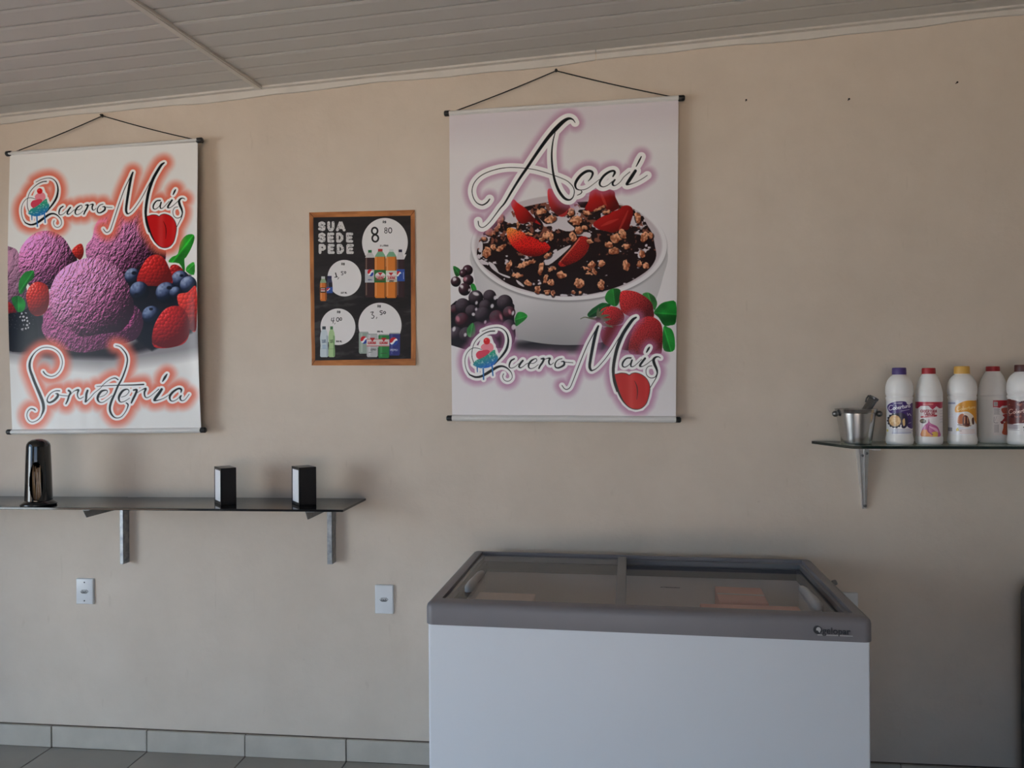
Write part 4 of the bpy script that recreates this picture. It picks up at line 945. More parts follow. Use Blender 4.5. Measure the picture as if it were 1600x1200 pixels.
    for x0, x1 in ((800, 956), (955, 1102)):
        cx = (x0 + x1) / 2
        s.poly([f2(*p) for p in ((x0, 770), (x1, 770), (x1, 868), (x0, 868))], (222, 210, 208))
        s.poly([f2(*p) for p in ((cx - 36, 752), (cx + 36, 752), (cx, 806))], (182, 40, 44))
        s.strokes([[f2(x0 + 2, 772) + (.7,), f2(x1 - 2, 772) + (.7,)], [f2(x0 + 2, 862) + (.9,), f2(x1 - 2, 862) + (.9,)]], (184, 50, 54))
        s.strokes(text("GUARANA", *f2(x0 + 16, 806), 1.45, 3.6, .4, .6, .2), (184, 46, 50))
    s.strokes(text("ZERO", *f2(835, 900), 2.2, 2.4, .5, .7, .2), (90, 92, 94)); s.strokes([[f2(830, 950) + (.5,), f2(880, 940) + (.5,)], [f2(990, 960) + (.9,), f2(1070, 960) + (.9,)]], (60, 80, 62))
    return s


# --- bottle labels (front view of the label, print units = tenths of a millimetre or so) -----
def label_base(w, h, c=(232, 230, 230)):
    s = Sheet((0, 0), (w, 0), (w, h), (0, h), 1.0); s.rgb[:] = col(c); return s


COB_W = [[(62, 12), (40, 0), (14, 14), (4, 46), (14, 76), (40, 80), (62, 66)], [(92, 44), (76, 52), (74, 74), (88, 80), (102, 68), (100, 50), (90, 44)], [(116, 6), (116, 78)], [(116, 58), (130, 46), (142, 56), (138, 76), (118, 78)], [(152, 64), (172, 56), (168, 46), (154, 52), (152, 72), (166, 80), (180, 72)], [(188, 46), (190, 80)], [(190, 60), (202, 46), (210, 50)], [(224, 22), (222, 72), (234, 80)], [(212, 44), (240, 42)], [(246, 46), (246, 72), (258, 78), (270, 64), (270, 46), (272, 78)], [(286, 46), (286, 78)], [(286, 60), (298, 46), (306, 50)], [(334, 48), (318, 50), (312, 68), (322, 80), (334, 68), (336, 48), (340, 78)]]


def label_purple():
    s = label_base(380, 500, (236, 234, 236))
    s.poly([(20, 90), (60, 40), (150, 12), (270, 10), (300, 50), (330, 60), (380, 50), (380, 380), (330, 400), (290, 360), (250, 300), (200, 200), (110, 190), (50, 170)], (62, 34, 112), closed_smooth=4)
    s.poly([(150, 190), (240, 180), (300, 240), (310, 330), (270, 400), (220, 390), (215, 300)], (46, 34, 70), closed_smooth=4)
    for a in np.linspace(0, 6.2, 15):
        s.ell(125 + 92 * math.cos(a), 295 + 92 * math.sin(a), 20, 20, (40, 30, 44))
    S, x, y, r, d = s.ell(125, 295, 82, 84, (240, 196, 132)); n = fbm(s.X[S], s.Y[S], 30, 4)[..., None]
    s.mix(S, np.clip(0.5 - d, 0, 1), (col((196, 134, 74)) * (1 - n) + col((255, 232, 180)) * n).astype(np.float32))
    s.poly([(232, 290), (262, 260), (268, 350), (244, 370)], (232, 196, 140), closed_smooth=4)
    hand = lambda x, y, k, L: [[(x + p[0] * k, y + p[1] * k - 0.16 * p[0] * k, 11 * k) for p in st] for st in L]
    s.strokes(hand(40, 72, 0.88, COB_W), (236, 232, 240))
    s.strokes([[(120, 36, 9), (230, 34, 9)], [(215, 150, 6), (330, 128, 6)], [(300, 180, 8), (310, 215, 8), (330, 190, 8), (350, 220, 8)], [(320, 330, 5), (350, 320, 5)]], (214, 208, 226))
    for y, x1, w_ in ((425, 340, 8), (450, 370, 8), (475, 350, 14)):
        s.strokes([[(90, y, w_), (x1, y - 6, w_)]], (150, 150, 190), 0.8)
    s.poly([(10, 430), (30, 425), (32, 460), (12, 462)], (226, 206, 90)); return s


def label_red():
    s = label_base(300, 500, (238, 228, 228))
    s.poly([(0, 0), (300, 0), (300, 80), (260, 90), (230, 60), (190, 110), (150, 60), (120, 55), (60, 60), (30, 95), (0, 85)], (178, 44, 76), closed_smooth=2)
    s.strokes([[(95, 35, 20), (190, 32, 20)]], (222, 120, 120)); s.strokes([[(70, 14, 12), (240, 14, 12)]], (196, 30, 44))
    s.strokes(text("COBERTURA", 58, 116, 14, 34, 6, 8, .25), (158, 52, 66)); s.strokes(text("SABOR", 92, 160, 17, 32, 8, 9, .25), (158, 52, 66))
    s.strokes([[(70, 218, 22), (225, 196, 26)]], (186, 40, 56)); s.strokes(text('MORANGO', 92, 198, 11, 15, 5, 3.5, .2), (238, 200, 206))
    s.ell(85, 278, 34, 32, (74, 60, 44)); s.strokes([[(62, 278, 8), (108, 272, 8)]], (206, 190, 160))
    s.poly([(150, 240), (162, 300), (235, 350), (262, 420), (262, 500), (70, 500), (70, 420), (100, 340), (138, 300)], (196, 96, 150), closed_smooth=4)
    s.poly([(150, 350), (230, 380), (250, 440), (200, 400)], (232, 176, 206), closed_smooth=4); s.poly([(70, 420), (120, 400), (170, 470), (170, 500), (70, 500)], (226, 150, 90), closed_smooth=3); s.poly([(180, 440), (240, 430), (240, 500), (190, 500)], (230, 190, 90), closed_smooth=3)
    s.strokes([[(150, 330, 10), (140, 420, 16), (190, 470, 12)]], (150, 50, 110))
    for i in range(5):
        s.strokes([[(272, 130 + 40 * i, 10), (292, 128 + 40 * i, 10)]], (196, 190, 196), 0.7)
    return s


def label_yellow():
    s = label_base(380, 500, (236, 234, 238))
    s.poly([(100, 110), (130, 60), (230, 10), (340, 4), (380, 30), (380, 330), (350, 290), (330, 220), (260, 165), (180, 170), (105, 175)], (236, 164, 52), closed_smooth=4)
    hand = lambda x, y, k, L: [[(x + p[0] * k, y + p[1] * k - 0.16 * p[0] * k, 11 * k) for p in st] for st in L]
    s.strokes(hand(122, 96, 0.70, COB_W), (250, 218, 150))
    s.ell(235, 285, 112, 108, (242, 226, 210)); s.poly([(130, 300), (150, 220), (210, 200), (225, 330), (140, 340)], (196, 108, 58), closed_smooth=3)
    s.poly([(205, 230), (235, 215), (270, 250), (290, 370), (205, 370), (195, 290)], (96, 44, 36), closed_smooth=3); s.strokes([[(225, 240, 12), (220, 330, 12)], [(258, 250, 10), (264, 330, 10)]], (206, 140, 96))
    s.poly([(315, 270), (340, 250), (345, 340), (322, 345)], (96, 50, 40), closed_smooth=3); s.strokes([[(130, 355, 10), (300, 368, 10)]], (120, 60, 44))
    s.poly([(110, 420), (135, 395), (150, 440), (112, 450)], (206, 176, 40)); s.strokes([[(150, 446, 5), (180, 444, 5)]], (60, 80, 60))
    for y in (430, 452, 476):
        s.strokes([[(160, y, 7), (350, y - 4, 7)]], (236, 176, 146), 0.7)
    s.strokes([[(20, 44, 26), (90, 42, 26)]], (160, 166, 190)); s.poly([(0, 400), (60, 400), (60, 455), (0, 455)], (150, 146, 154))
    for y in range(90, 390, 24):
        s.strokes([[(12, y, 5), (78, y, 5)]], (206, 206, 216), 0.8)
    return s


def label_back():
    s = label_base(260, 500, (234, 226, 224))
    s.poly([(0, 0), (260, 0), (260, 70), (200, 80), (150, 80), (110, 110), (60, 100), (0, 100)], (186, 34, 46))
    s.poly([(14, 24), (78, 24), (78, 84), (14, 84)], (226, 214, 214)); s.strokes([[(22 + 7 * i, 30, 3), (22 + 7 * i, 78, 3)] for i in range(8)], (60, 50, 52))
    for i in range(9):
        s.strokes([[(14, 122 + 10 * i, 4), (96 + 10 * (i % 3), 120 + 10 * i, 4)]], (120, 112, 116), 0.85)
    for i in range(9):
        s.strokes([[(20 + 9 * i, 350, 4), (20 + 9 * i, 470 - 12 * (i % 2), 4)]], (130, 122, 126), 0.85)
    s.strokes([[(20, 240, 5), (16, 320, 7), (80, 325, 6)], [(60, 230, 3), (30, 300, 3)]], (110, 104, 108))
    s.poly([(140, 120), (260, 110), (260, 180), (170, 190)], (190, 84, 70), closed_smooth=3); s.poly([(160, 210), (260, 200), (260, 300), (150, 300), (190, 250)], (172, 50, 52), closed_smooth=3); s.poly([(180, 330), (260, 310), (260, 490), (150, 480), (170, 400)], (200, 90, 60), closed_smooth=3)
    s.poly([(120, 310), (160, 296), (180, 330), (140, 340)], (140, 30, 40), closed_smooth=3); return s


def label_brown():
    s = label_base(380, 500, (238, 234, 232))
    s.poly([(0, 20), (60, 10), (140, 30), (260, 90), (330, 160), (330, 240), (290, 280), (310, 330), (140, 340), (90, 350), (0, 350)], (104, 40, 38), closed_smooth=3)
    rs = np.random.RandomState(3)
    for i in range(26):
        x = rs.uniform(10, 290); y = rs.uniform(60, 320); s.ell(x, y, rs.uniform(8, 26), rs.uniform(6, 18), (196, 120, 96) if i % 2 else (66, 22, 26), rs.uniform(-1, 1), 2, 0.75)
    hand = lambda x, y, k, L: [[(x + p[0] * k, y + p[1] * k - 0.16 * p[0] * k, 11 * k) for p in st] for st in L]
    s.strokes(hand(20, 150, 0.80, COB_W), (226, 190, 176))
    s.strokes([[(180, 40, 26), (300, 60, 22)], [(200, 30, 16), (280, 36, 14)]], (90, 36, 34))
    s.strokes(text("1,3KG", 195, 388, 26, 56, 8, 10), (70, 62, 64)); s.poly([(10, 360), (130, 360), (130, 430), (10, 430)], (190, 180, 184))
    for y in (372, 390, 408, 440):
        s.strokes([[(14, y, 6), (150, y, 6)]], (140, 120, 126), 0.8)
    return s
# ------------------------------------------------------------------ materials of the things
M_VINYL = mat('white_vinyl', (0.76, 0.75, 0.73), 0.30, var=0.03, vscale=8, bump=0.05, bscale=20)
M_CAPBLK = mat('black_plastic', (0.012, 0.012, 0.013), 0.35, var=0.2, vscale=20)
M_CORD = mat('black_cord', (0.018, 0.017, 0.016), 0.8, var=0.3, vscale=200)
M_NAIL = mat('rusty_nail', (0.06, 0.05, 0.045), 0.5, metal=0.7, var=0.4, vscale=300)
M_BGLASS = mat('black_glass', (0.010, 0.010, 0.011), 0.06, var=0.1, vscale=3, spec=0.5)
M_GALV = mat('galvanised_steel', (0.46, 0.47, 0.48), 0.38, metal=0.85, c2=(0.24, 0.26, 0.28), vscale=45, bump=0.05, bscale=90)
M_STEELD = mat('dull_steel', (0.26, 0.26, 0.26), 0.45, metal=0.7, var=0.3, vscale=40)
M_GLOSSBLK = mat('glossy_black_plastic', (0.008, 0.009, 0.010), 0.12, var=0.1, vscale=10, coat=0.4)
M_DARK = mat('dark_inside', (0.006, 0.006, 0.006), 0.6, var=0.1)
M_STRAW = mat('paper_straw', (0.46, 0.30, 0.17), 0.6, var=0.3, vscale=60)
M_STRAW2 = mat('pale_straw', (0.62, 0.52, 0.44), 0.6, var=0.3, vscale=60)
M_SATBLK = mat('satin_black_plastic', (0.010, 0.010, 0.013), 0.30, var=0.2, vscale=30)
M_PAPER = mat('napkin_paper', (0.86, 0.86, 0.88), 0.9, var=0.06, vscale=120)
M_PLATE = mat('white_switch_plastic', (0.74, 0.75, 0.76), 0.28, var=0.03, vscale=20)
M_HOLE = mat('socket_shadow_grey', (0.10, 0.10, 0.10), 0.5, var=0.2)
M_SOCK = mat('socket_grey', (0.50, 0.50, 0.50), 0.4, var=0.1)
M_BODY = mat('white_enamel', (0.76, 0.78, 0.82), 0.34, var=0.02, vscale=2, bump=0.012, bscale=300)
M_LID = mat('grey_plastic', (0.195, 0.182, 0.195), 0.40, var=0.05, vscale=12, bump=0.03, bscale=400)
M_LIDT = mat('grey_aluminium', (0.23, 0.225, 0.23), 0.45, metal=0.3, var=0.06, vscale=12)
M_RUBBER = mat('dark_rubber', (0.035, 0.033, 0.036), 0.7, var=0.2)
M_LINER = mat('freezer_liner', (0.72, 0.70, 0.69), 0.5, var=0.06)
M_PANE = thin_glass('lid_glass', (0.93, 0.92, 0.92), 1.0, 0.03)
M_HANDLE = mat('light_grey_handle', (0.34, 0.335, 0.335), 0.4, var=0.05)
M_CARTON = mat('pink_carton', (0.78, 0.40, 0.33), 0.7, var=0.25, vscale=7)
M_CARTON2 = mat('beige_carton', (0.74, 0.60, 0.52), 0.7, var=0.2, vscale=7)
M_CHROME = mat('chrome', (0.80, 0.80, 0.80), 0.30, metal=0.75, var=0.15, vscale=25)
M_BADGE = mat('dark_badge', (0.055, 0.058, 0.065), 0.3, metal=0.4, var=0.2, vscale=60)
M_ALU = mat('brushed_aluminium', (0.52, 0.51, 0.50), 0.24, metal=1.0, var=0.12, vscale=12)
M_UTEN = mat('dark_steel', (0.20, 0.20, 0.20), 0.28, metal=1.0, var=0.2, vscale=30)
M_GREEN = mat('glass_edge', (0.012, 0.022, 0.018), 0.12, var=0.1)
M_SGLASS = thin_glass('shelf_glass', (0.70, 0.78, 0.74), 1.0, 0.02)
M_BOT = mat('white_bottle_plastic', (0.88, 0.86, 0.84), 0.28, var=0.03, vscale=10)
M_CPUR = mat('purple_cap', (0.080, 0.045, 0.210), 0.35, var=0.1); M_CRED = mat('red_cap', (0.42, 0.018, 0.025), 0.35, var=0.1)
M_CYEL = mat('yellow_cap', (0.78, 0.44, 0.09), 0.35, var=0.1); M_CBRN = mat('dark_red_brown_cap', (0.085, 0.018, 0.016), 0.35, var=0.1)
M_CAB = mat('dark_grey_enamel', (0.085, 0.078, 0.072), 0.6, var=0.15, vscale=6)
M_STK = mat('white_sticker', (0.55, 0.53, 0.52), 0.6, var=0.1)
M_INK = mat('black_ink', (0.02, 0.02, 0.022), 0.6, var=0.1)

# ------------------------------------------------------------------ hanging banners


def banner(px, img, label, y0, nail_px, seed, curl):
    """px: print corners tl, tr, br, bl; hems and rods follow from them"""
    (tl, tr, br, bl, htl, htr, hbr, hbl, caps) = px
    P = [at(*p, y0) for p in (tl, tr, br, bl)]
    t = thing('hanging_banner', label, 'banner', (P[2] + P[3]) / 2)
    rs = random.Random(seed)
    cre = [(rs.uniform(0.03, 0.97), rs.uniform(0.006, 0.02), rs.uniform(-1, 1), rs.uniform(0.05, 0.15), rs.uniform(-0.3, 0.3)) for _ in range(20)]
    fold = [(rs.uniform(0, 1), rs.uniform(0, 1), rs.uniform(0.10, 0.25), rs.uniform(-1, 1)) for _ in range(8)]

    def fn(u, v):
        p = (P[0] * (1 - u) + P[1] * u) * (1 - v) + (P[3] * (1 - u) + P[2] * u) * v
        e = math.sin(math.pi * min(max(v, 0), 1))
        d = -0.006 * e
        for c, w, a, dp, sl in cre:
            uu = u - c - sl * (1 - v) * 0.4
            d += 0.0026 * a * math.exp(-(uu / w) ** 2) * max(0, 1 - (1 - v) / dp) ** 1.2 * min(1, (1 - v) / 0.02)
        for c, vc, w, a in fold:
            d += 0.0022 * a * e * math.exp(-((u - c + 0.5 * (v - vc)) / w) ** 2)
        d += 0.0035 * e * math.sin(u * 9 + seed) * math.exp(-v / 0.22)
        k = math.exp(-(1 - u) / 0.030); d += curl * e * (k * (0.4 + 0.6 * v))
        d += -0.5 * abs(curl) * e * math.exp(-u / 0.05)
        return p + Vector((0, d, 0))
    put('printed_sheet', grid(fn, 84, 110), print_mat('banner_print', img, 0.24, spec=0.15), t)
    for nm, (a, b, c, d) in (('hem', (htl, htr, tr, tl)), ('hem', (bl, br, hbr, hbl))):
        Q = [at(*p, y0) for p in (a, b, c, d)]

        def hf(u, v):
            p = (Q[0] * (1 - u) + Q[1] * u) * (1 - v) + (Q[3] * (1 - u) + Q[2] * u) * v
            return p + Vector((0, -0.012 * math.sin(math.pi * v) ** 0.7 if 0 < v < 1 else 0, 0))
        put(nm, grid(hf, 20, 10), M_VINYL, t, label='white hem wrapped round the rod')
    for (a, b) in ((caps[0], caps[1]), (caps[2], caps[3])):
        A, B = at(*a, y0 + 0.003), at(*b, y0 + 0.003); d = (B - A).normalized()
        put('rod', tube([A + d * 0.012, B - d * 0.012], 0.0085, 12), M_VINYL, t, smooth=True)
        for e, s in ((A, 1), (B, -1)):
            put('end_cap', tube([e + d * s * 0.000, e + d * s * 0.004, e + d * s * 0.024, e + d * s * 0.026], [0.008, 0.0115, 0.0115, 0.010], 14), M_CAPBLK, t, auto=50)
    N = at(*nail_px, -0.012)
    A, B = at(*caps[0], y0 + 0.003), at(*caps[1], y0 + 0.003); d = (B - A).normalized()
    path = [A + d * 0.02]
    for i in range(1, 8):
        path.append((A + d * 0.02).lerp(N, i / 8) + Vector((0, 0, -0.004 * math.sin(math.pi * i / 8))))
    path.append(N)
    for i in range(1, 8):
        path.append(N.lerp(B - d * 0.02, i / 8) + Vector((0, 0, -0.004 * math.sin(math.pi * i / 8))))
    path.append(B - d * 0.02)
    put('cord', tube(path, 0.0022, 7), M_CORD, t, smooth=True)
    put('knot', lathe([(0, -.007), (.005, -.004), (.006, .001), (.004, .006), (0, .008)], 10, N + Vector((0, -.002, 0))), M_CORD, t, smooth=True)
    return t


IM_ICE = banner_icecream().image('icecream_banner', 1.03); IM_ACAI = banner_acai().image('acai_banner', 1.05)
banner(((15.5, 243), (309, 221), (314, 668), (19, 671), (15.3, 238.5), (309, 216.5), (314, 676.5), (18.5, 679), ((9.5, 240.5), (317, 219), (11, 675), (322, 672))), IM_ICE,
       'white vinyl banner of purple ice cream scoops and berries, above the black glass shelf', -0.052, (160, 181), 4, -0.018)
banner(((702, 181), (1060, 157), (1056, 650), (706.5, 648), (702, 173), (1060, 149), (1056, 660.5), (706.5, 658), ((694, 177.5), (1070, 153), (698, 653.5), (1064, 656))), IM_ACAI,
       'white vinyl banner of a bowl of dark berry cream with strawberries, above the freezer', -0.034, (869, 110.5), 9, 0.006)
for px, py, lb in ((160, 181, 'small dark nail holding the cord of the ice cream banner'), (869, 110.5, 'small dark nail holding the cord of the berry bowl banner'),
                   (1165, 158, 'tiny dark nail in the bare wall, nearest the berry bowl banner'), (1325, 156.5, 'tiny dark nail in the bare wall, second from the berry bowl banner'), (1493.5, 130.5, 'tiny dark nail in the bare wall, topmost and nearest the right edge')):
    p = at(px, py, 0)
    o = put('nail', lathe([(0, .014), (.0034, .0135), (.0038, .012), (.0016, .0112), (.0016, -.012)], 10, (0, 0, 0), Matrix.Translation(p) @ Matrix.Rotation(R(90), 4, 'X')), M_NAIL, smooth=True)
    tag(o, lb, 'nail', None)

# ------------------------------------------------------------------ price poster
C = [at(*p, -0.004) for p in ((483, 332), (648, 328), (650, 571), (487, 571))]


def pf(u, v):
    p = (C[0] * (1 - u) + C[1] * u) * (1 - v) + (C[3] * (1 - u) + C[2] * u) * v
    d = -0.0012 * math.sin(v * 19 + 2 * u) * (0.3 + v) - 0.0008 * math.sin(u * 8 + v * 5) - 0.004 * max(0, u + v - 1.75) * 4
    return p + Vector((0, d, 0))


bm = grid(pf, 30, 44)
put_o = put('price_poster', bm, print_mat('poster_print', price_poster().image('price_poster', 1.0), 0.5, spec=0.25, bump=0.03))
tag(put_o, 'black drinks price poster with printed wood border between the two banners', 'poster')

# ------------------------------------------------------------------ black glass wall shelf on the left
ZL = lambda x: 1.0655 + 0.0035 * (x + 0.933)
SD = 0.285
SH = thing('wall_shelf', 'long black glass shelf on steel brackets under the ice cream banner', 'shelf', (-1.9, 0, 1.06))
XE, XN0, XN1 = at(572, 776).x, at(200, 778).x, at(223, 778).x
bm = bmesh.new(); top = [(-3.35, -SD), (XE, -SD), (XE, -.001), (XN1, -.001), (XN1 - .03, -.014), (XN0, -.014), (XN0, -.001), (-3.35, -.001)]
va = [bm.verts.new((x, y, ZL(x) - .0085)) for x, y in top]; vb = [bm.verts.new((x, y, ZL(x))) for x, y in top]
bm.faces.new(va[::-1]); bm.faces.new(vb)
for k in range(len(top)):
    bm.faces.new((va[k], va[(k + 1) % len(top)], vb[(k + 1) % len(top)], vb[k]))
bevel(bm, .001, 1); put('glass_board', bm, M_BGLASS, SH)
for pxa, zlow, wf in ((190.5, 881, .016), (515.5, 881, .022)):
    x = at(pxa, 850, -0.04).x; zt = ZL(x) - .009; zb = at(pxa, zlow, -0.035).z
    bm = bmesh.new()
    # upright: folded angle against the wall
    box(bm, (x - wf / 2, -.042, zb), (x + wf / 2, -.039, zt)); box(bm, (x + wf / 2 - .003, -.042, zb), (x + wf / 2, 0, zt))
    bevel(bm, .0008, 1)
    br = put('bracket', bm, M_GALV, SH)
    bm = bmesh.new(); ya = -SD + .012
    zt -= .0005
    # arm: thin plate with a cut end, standing under the glass
    A = [(x - wf / 2, -.04, zt), (x - wf / 2, ya, zt), (x - wf / 2, ya + .022, zt - .034), (x - wf / 2, -.04, zt - .034)]
    plate(bm, A, (1, 0, 0), .003); plate(bm, [(x - wf / 2, ya, zt), (x - wf / 2, -.04, zt), (x + wf / 2 + .012, -.04, zt), (x + wf / 2 + .012, ya, zt)], (0, 0, -1), .003)
    put('arm', bm, M_STEELD, br, label='horizontal bracket arm with a slanted end')

# straw dispenser
p = Vector((-2.185, -0.232, 0)); p.z = ZL(p.x) + .0003
t = thing('straw_dispenser', 'glossy black dome-topped straw dispenser at the left end of the black shelf', 'dispenser', p)
prof = [(.0485, .018), (.0475, .06), (.0460, .12), (.0440, .18), (.0420, .232), (.0400, .241), (.034, .250), (.024, .2565), (.012, .2600), (0, .2610)]
fine = []
for (r0, z0), (r1, z1) in zip(prof, prof[1:]):
    n = max(1, int((z1 - z0) / .0022))
    fine += [(r0 + (r1 - r0) * i / n, z0 + (z1 - z0) * i / n) for i in range(n)]
fine.append(prof[-1])
bm = lathe(fine, 150, p)
fdir = Vector((CAM_C.x - p.x, CAM_C.y - p.y)).normalized(); fa = math.atan2(fdir.y, fdir.x) - R(11)
kill = []
for f in bm.faces:
    c = f.calc_center_median() - p; a = (math.atan2(c.y, c.x) - fa + math.pi) % (2 * math.pi) - math.pi
    if (a * .046 / .0245) ** 2 + ((c.z - .098) / .076) ** 2 < 1:
        kill.append(f)
bmesh.ops.delete(bm, geom=kill, context='FACES')
body = put('body', bm, M_GLOSSBLK, t, smooth=True)
put('inner_tube', lathe([(.043, .022), (.039, .2), (0, .22)], 30, p, a0=fa + R(75), a1=fa + R(285)), M_DARK, body, smooth=True)
put('base_flange', lathe([(0, 0), (.061, 0), (.064, .004), (.063, .009), (.054, .015), (.049, .020), (.043, .021), (0, .021)], 48, p), M_GLOSSBLK, t, smooth=True)
rs = random.Random(3)
side = Vector((-math.sin(fa), math.cos(fa), 0)); fw = Vector((math.cos(fa), math.sin(fa), 0))
for i in range(11):
    q = -.020 + .0040 * i
    a = p - side * q * .7 + fw * (.026 - .006 * rs.random()) + Vector((0, 0, .0225)); b = p - side * (q * .6 + rs.uniform(-.002, .010)) + fw * (.026 - .004 * rs.random()) + Vector((0, 0, rs.uniform(.125, .165)))
    put('straw', tube([a, b], .0022, 7), M_STRAW if i % 3 else M_STRAW2, t, smooth=True)

# napkin holders
for (x, y, rz, w, d, h, lb) in ((-1.456, -.150, 41, .058, .100, .142, 'small black napkin holder further from the end of the black shelf'), (-1.131, -.160, 40, .066, .092, .146, 'small black napkin holder nearest the right end of the black shelf')):
    t = thing('napkin_holder', lb, 'napkin holder', (x, y, ZL(x) + .0004), 'napkin holders on the black shelf', R(rz))
    bm = bmesh.new(); hw, hd = w / 2, d / 2
    # thick dark side facing the room, open on the two ends that show the napkins
    for a, b in (((-hw, -hd, 0), (hw, -hd + .003, h)), ((-hw, hd - .003, 0), (hw, hd, h)), ((-hw, -hd, h - .003), (hw, hd, h)), ((-hw, -hd, 0), (hw, hd, .004))):
        box(bm, a, b)
    for s in (-1, 1):
        for a, b in (((s * hw, -hd, 0), (s * (hw - .002), -hd + .010, h)), ((s * hw, hd - .010, 0), (s * (hw - .002), hd, h)), ((s * hw, -hd, h - .010), (s * (hw - .002), hd, h)), ((s * hw, -hd, 0), (s * (hw - .002), hd, .012))):
            box(bm, tuple(min(q, r) for q, r in zip(a, b)), tuple(max(q, r) for q, r in zip(a, b)))
    put('case', bm, M_SATBLK, t)
    bm = bmesh.new(); n = 14
    for i in range(n):
        x0 = -hw + .0006 + (w - .0012) * i / n; bul = .0 
        box(bm, (x0, -hd + .0045, .006), (x0 + (w - .0012) / n * .8, hd - .0045, h - .006))
    put('napkin_stack', bm, M_PAPER, t)

# ------------------------------------------------------------------ outlets
for (x0, y0, x1, y1, kind, lb) in ((121, 903, 148, 943.5, 0, 'white wall outlet with two visible screws, under the black shelf'), (586.5, 913, 615.5, 958.5, 1, 'white wall outlet without screws, left of the freezer'), (1313, 925, 1340, 966, 1, 'white wall outlet almost hidden behind the right end of the freezer')):
    A, B = at(x0, y0), at(x1, y1); c = (A + B) / 2; w, h = abs(B.x - A.x) / 2, abs(B.z - A.z) / 2
    t = thing('wall_outlet', lb, 'outlet', (c.x, 0, c.z), 'wall outlets')
    bm = bmesh.new(); box(bm, (c.x - w, -.011, c.z - h), (c.x + w, 0, c.z + h))
    bevel(bm, .0055, 3, [e for e in bm.edges if e.calc_length() > .02 and all(v.co.y < -.005 for v in e.verts)]); bevel(bm, .003, 2, [e for e in bm.edges if abs(e.verts[0].co.y - e.verts[1].co.y) > .004 and all(abs(v.co.x - c.x) > w * .9 for v in e.verts)])
    put('plate', bm, M_PLATE, t, auto=40)
    bm = bmesh.new(); hx = [(c.x + .0185 * math.copysign(abs(math.cos(a)) ** .8, math.cos(a)), -.0128, c.z + .0095 * math.sin(a)) for a in np.linspace(0, 2 * math.pi, 7)[:-1]]
    plate(bm, hx, (0, 1, 0), .004); sk = put('socket_face', bm, M_SOCK, t, label='grey three-hole socket face')
    bm = bmesh.new(); plate(bm, [(c.x + .0155 * math.copysign(abs(math.cos(a)) ** .8, math.cos(a)), -.0134, c.z - .001 + .0065 * math.sin(a)) for a in np.linspace(math.pi * 1.0, 2.0 * math.pi, 6)] + [(c.x + .012, -.0134, c.z - .0025), (c.x - .010, -.0134, c.z - .0025)], (0, 1, 0), .003)
    put('socket_well_shade', bm, M_HOLE, sk)  # flat dark crescent: the shade of the recess given as colour
    for dx, dz in ((-.0075, .0015), (0, .0), (.0075, .0015)):
        put('pin_hole', lathe([(0, .0142), (.0021, .0142), (.0021, .011)], 10, (0, 0, 0), Matrix.Translation((c.x + dx, 0, c.z + dz)) @ Matrix.Rotation(R(90), 4, 'X')), M_HOLE, sk)
    if kind == 0:
        for s in (1, -1):
            put('screw', lathe([(0, .0126), (.0026, .0124), (.0030, .011)], 12, (0, 0, 0), Matrix.Translation((c.x, 0, c.z + s * h * .72)) @ Matrix.Rotation(R(90), 4, 'X')), M_HOLE, t)

# ------------------------------------------------------------------ chest freezer
FH = 0.875
fl, fr = atz(664, 941, FH), atz(1365, 967, FH); fang = math.atan2(fr.y - fl.y, fr.x - fl.x); FW = (fr - fl).length; FD = 0.728
FZ = thing('chest_freezer', 'long white chest freezer with grey lid frame and two sliding glass lids', 'freezer', (fl.x, fl.y, 0), rotz=fang)
# cabinet: open-topped shell
ins, zb, zt = .0065, .045, FH - .066
bm = bmesh.new()
X0, X1, Y0, Y1 = ins, FW - ins, ins, FD - ins
box(bm, (X0, Y0, zb), (X1, Y1, zb + .06)); wt = .052
box(bm, (X0, Y0, zb + .06), (X1, Y0 + wt, zt + .01)); box(bm, (X0, Y1 - wt, zb + .06), (X1, Y1, zt + .01)); box(bm, (X0, Y0 + wt, zb + .06), (X0 + wt, Y1 - wt, zt + .01)); box(bm, (X1 - wt, Y0 + wt, zb + .06), (X1, Y1 - wt, zt + .01))
bm.free()
bm = bmesh.new(); v = box(bm, (X0, Y0, zb), (X1, Y1, zt + .012))
bevel(bm, .008, 3, [e for e in bm.edges if abs(e.verts[0].co.z - e.verts[1].co.z) > .1])
bmesh.ops.delete(bm, geom=[f for f in bm.faces if f.normal.z > .9 or all(q.co.z > zt for q in f.verts)], context='FACES')
put('cabinet', bm, M_BODY, FZ, auto=30)
bm = bmesh.new(); box(bm, (X0 + .05, Y0 + .05, .30), (X1 - .05, Y1 - .05, FH - .04)); bmesh.ops.delete(bm, geom=[f for f in bm.faces if all(q.co.z > .8 for q in f.verts)], context='FACES')
put('liner', bm, M_LINER, FZ)
for x in (.08, FW - .08):
    for y in (.08, FD - .08):
        put('foot', lathe([(0, 0), (.022, 0), (.022, .03), (.03, .032), (.03, .047), (0, .047)], 16, (x, y, .0005)), M_CAPBLK, FZ, smooth=False)
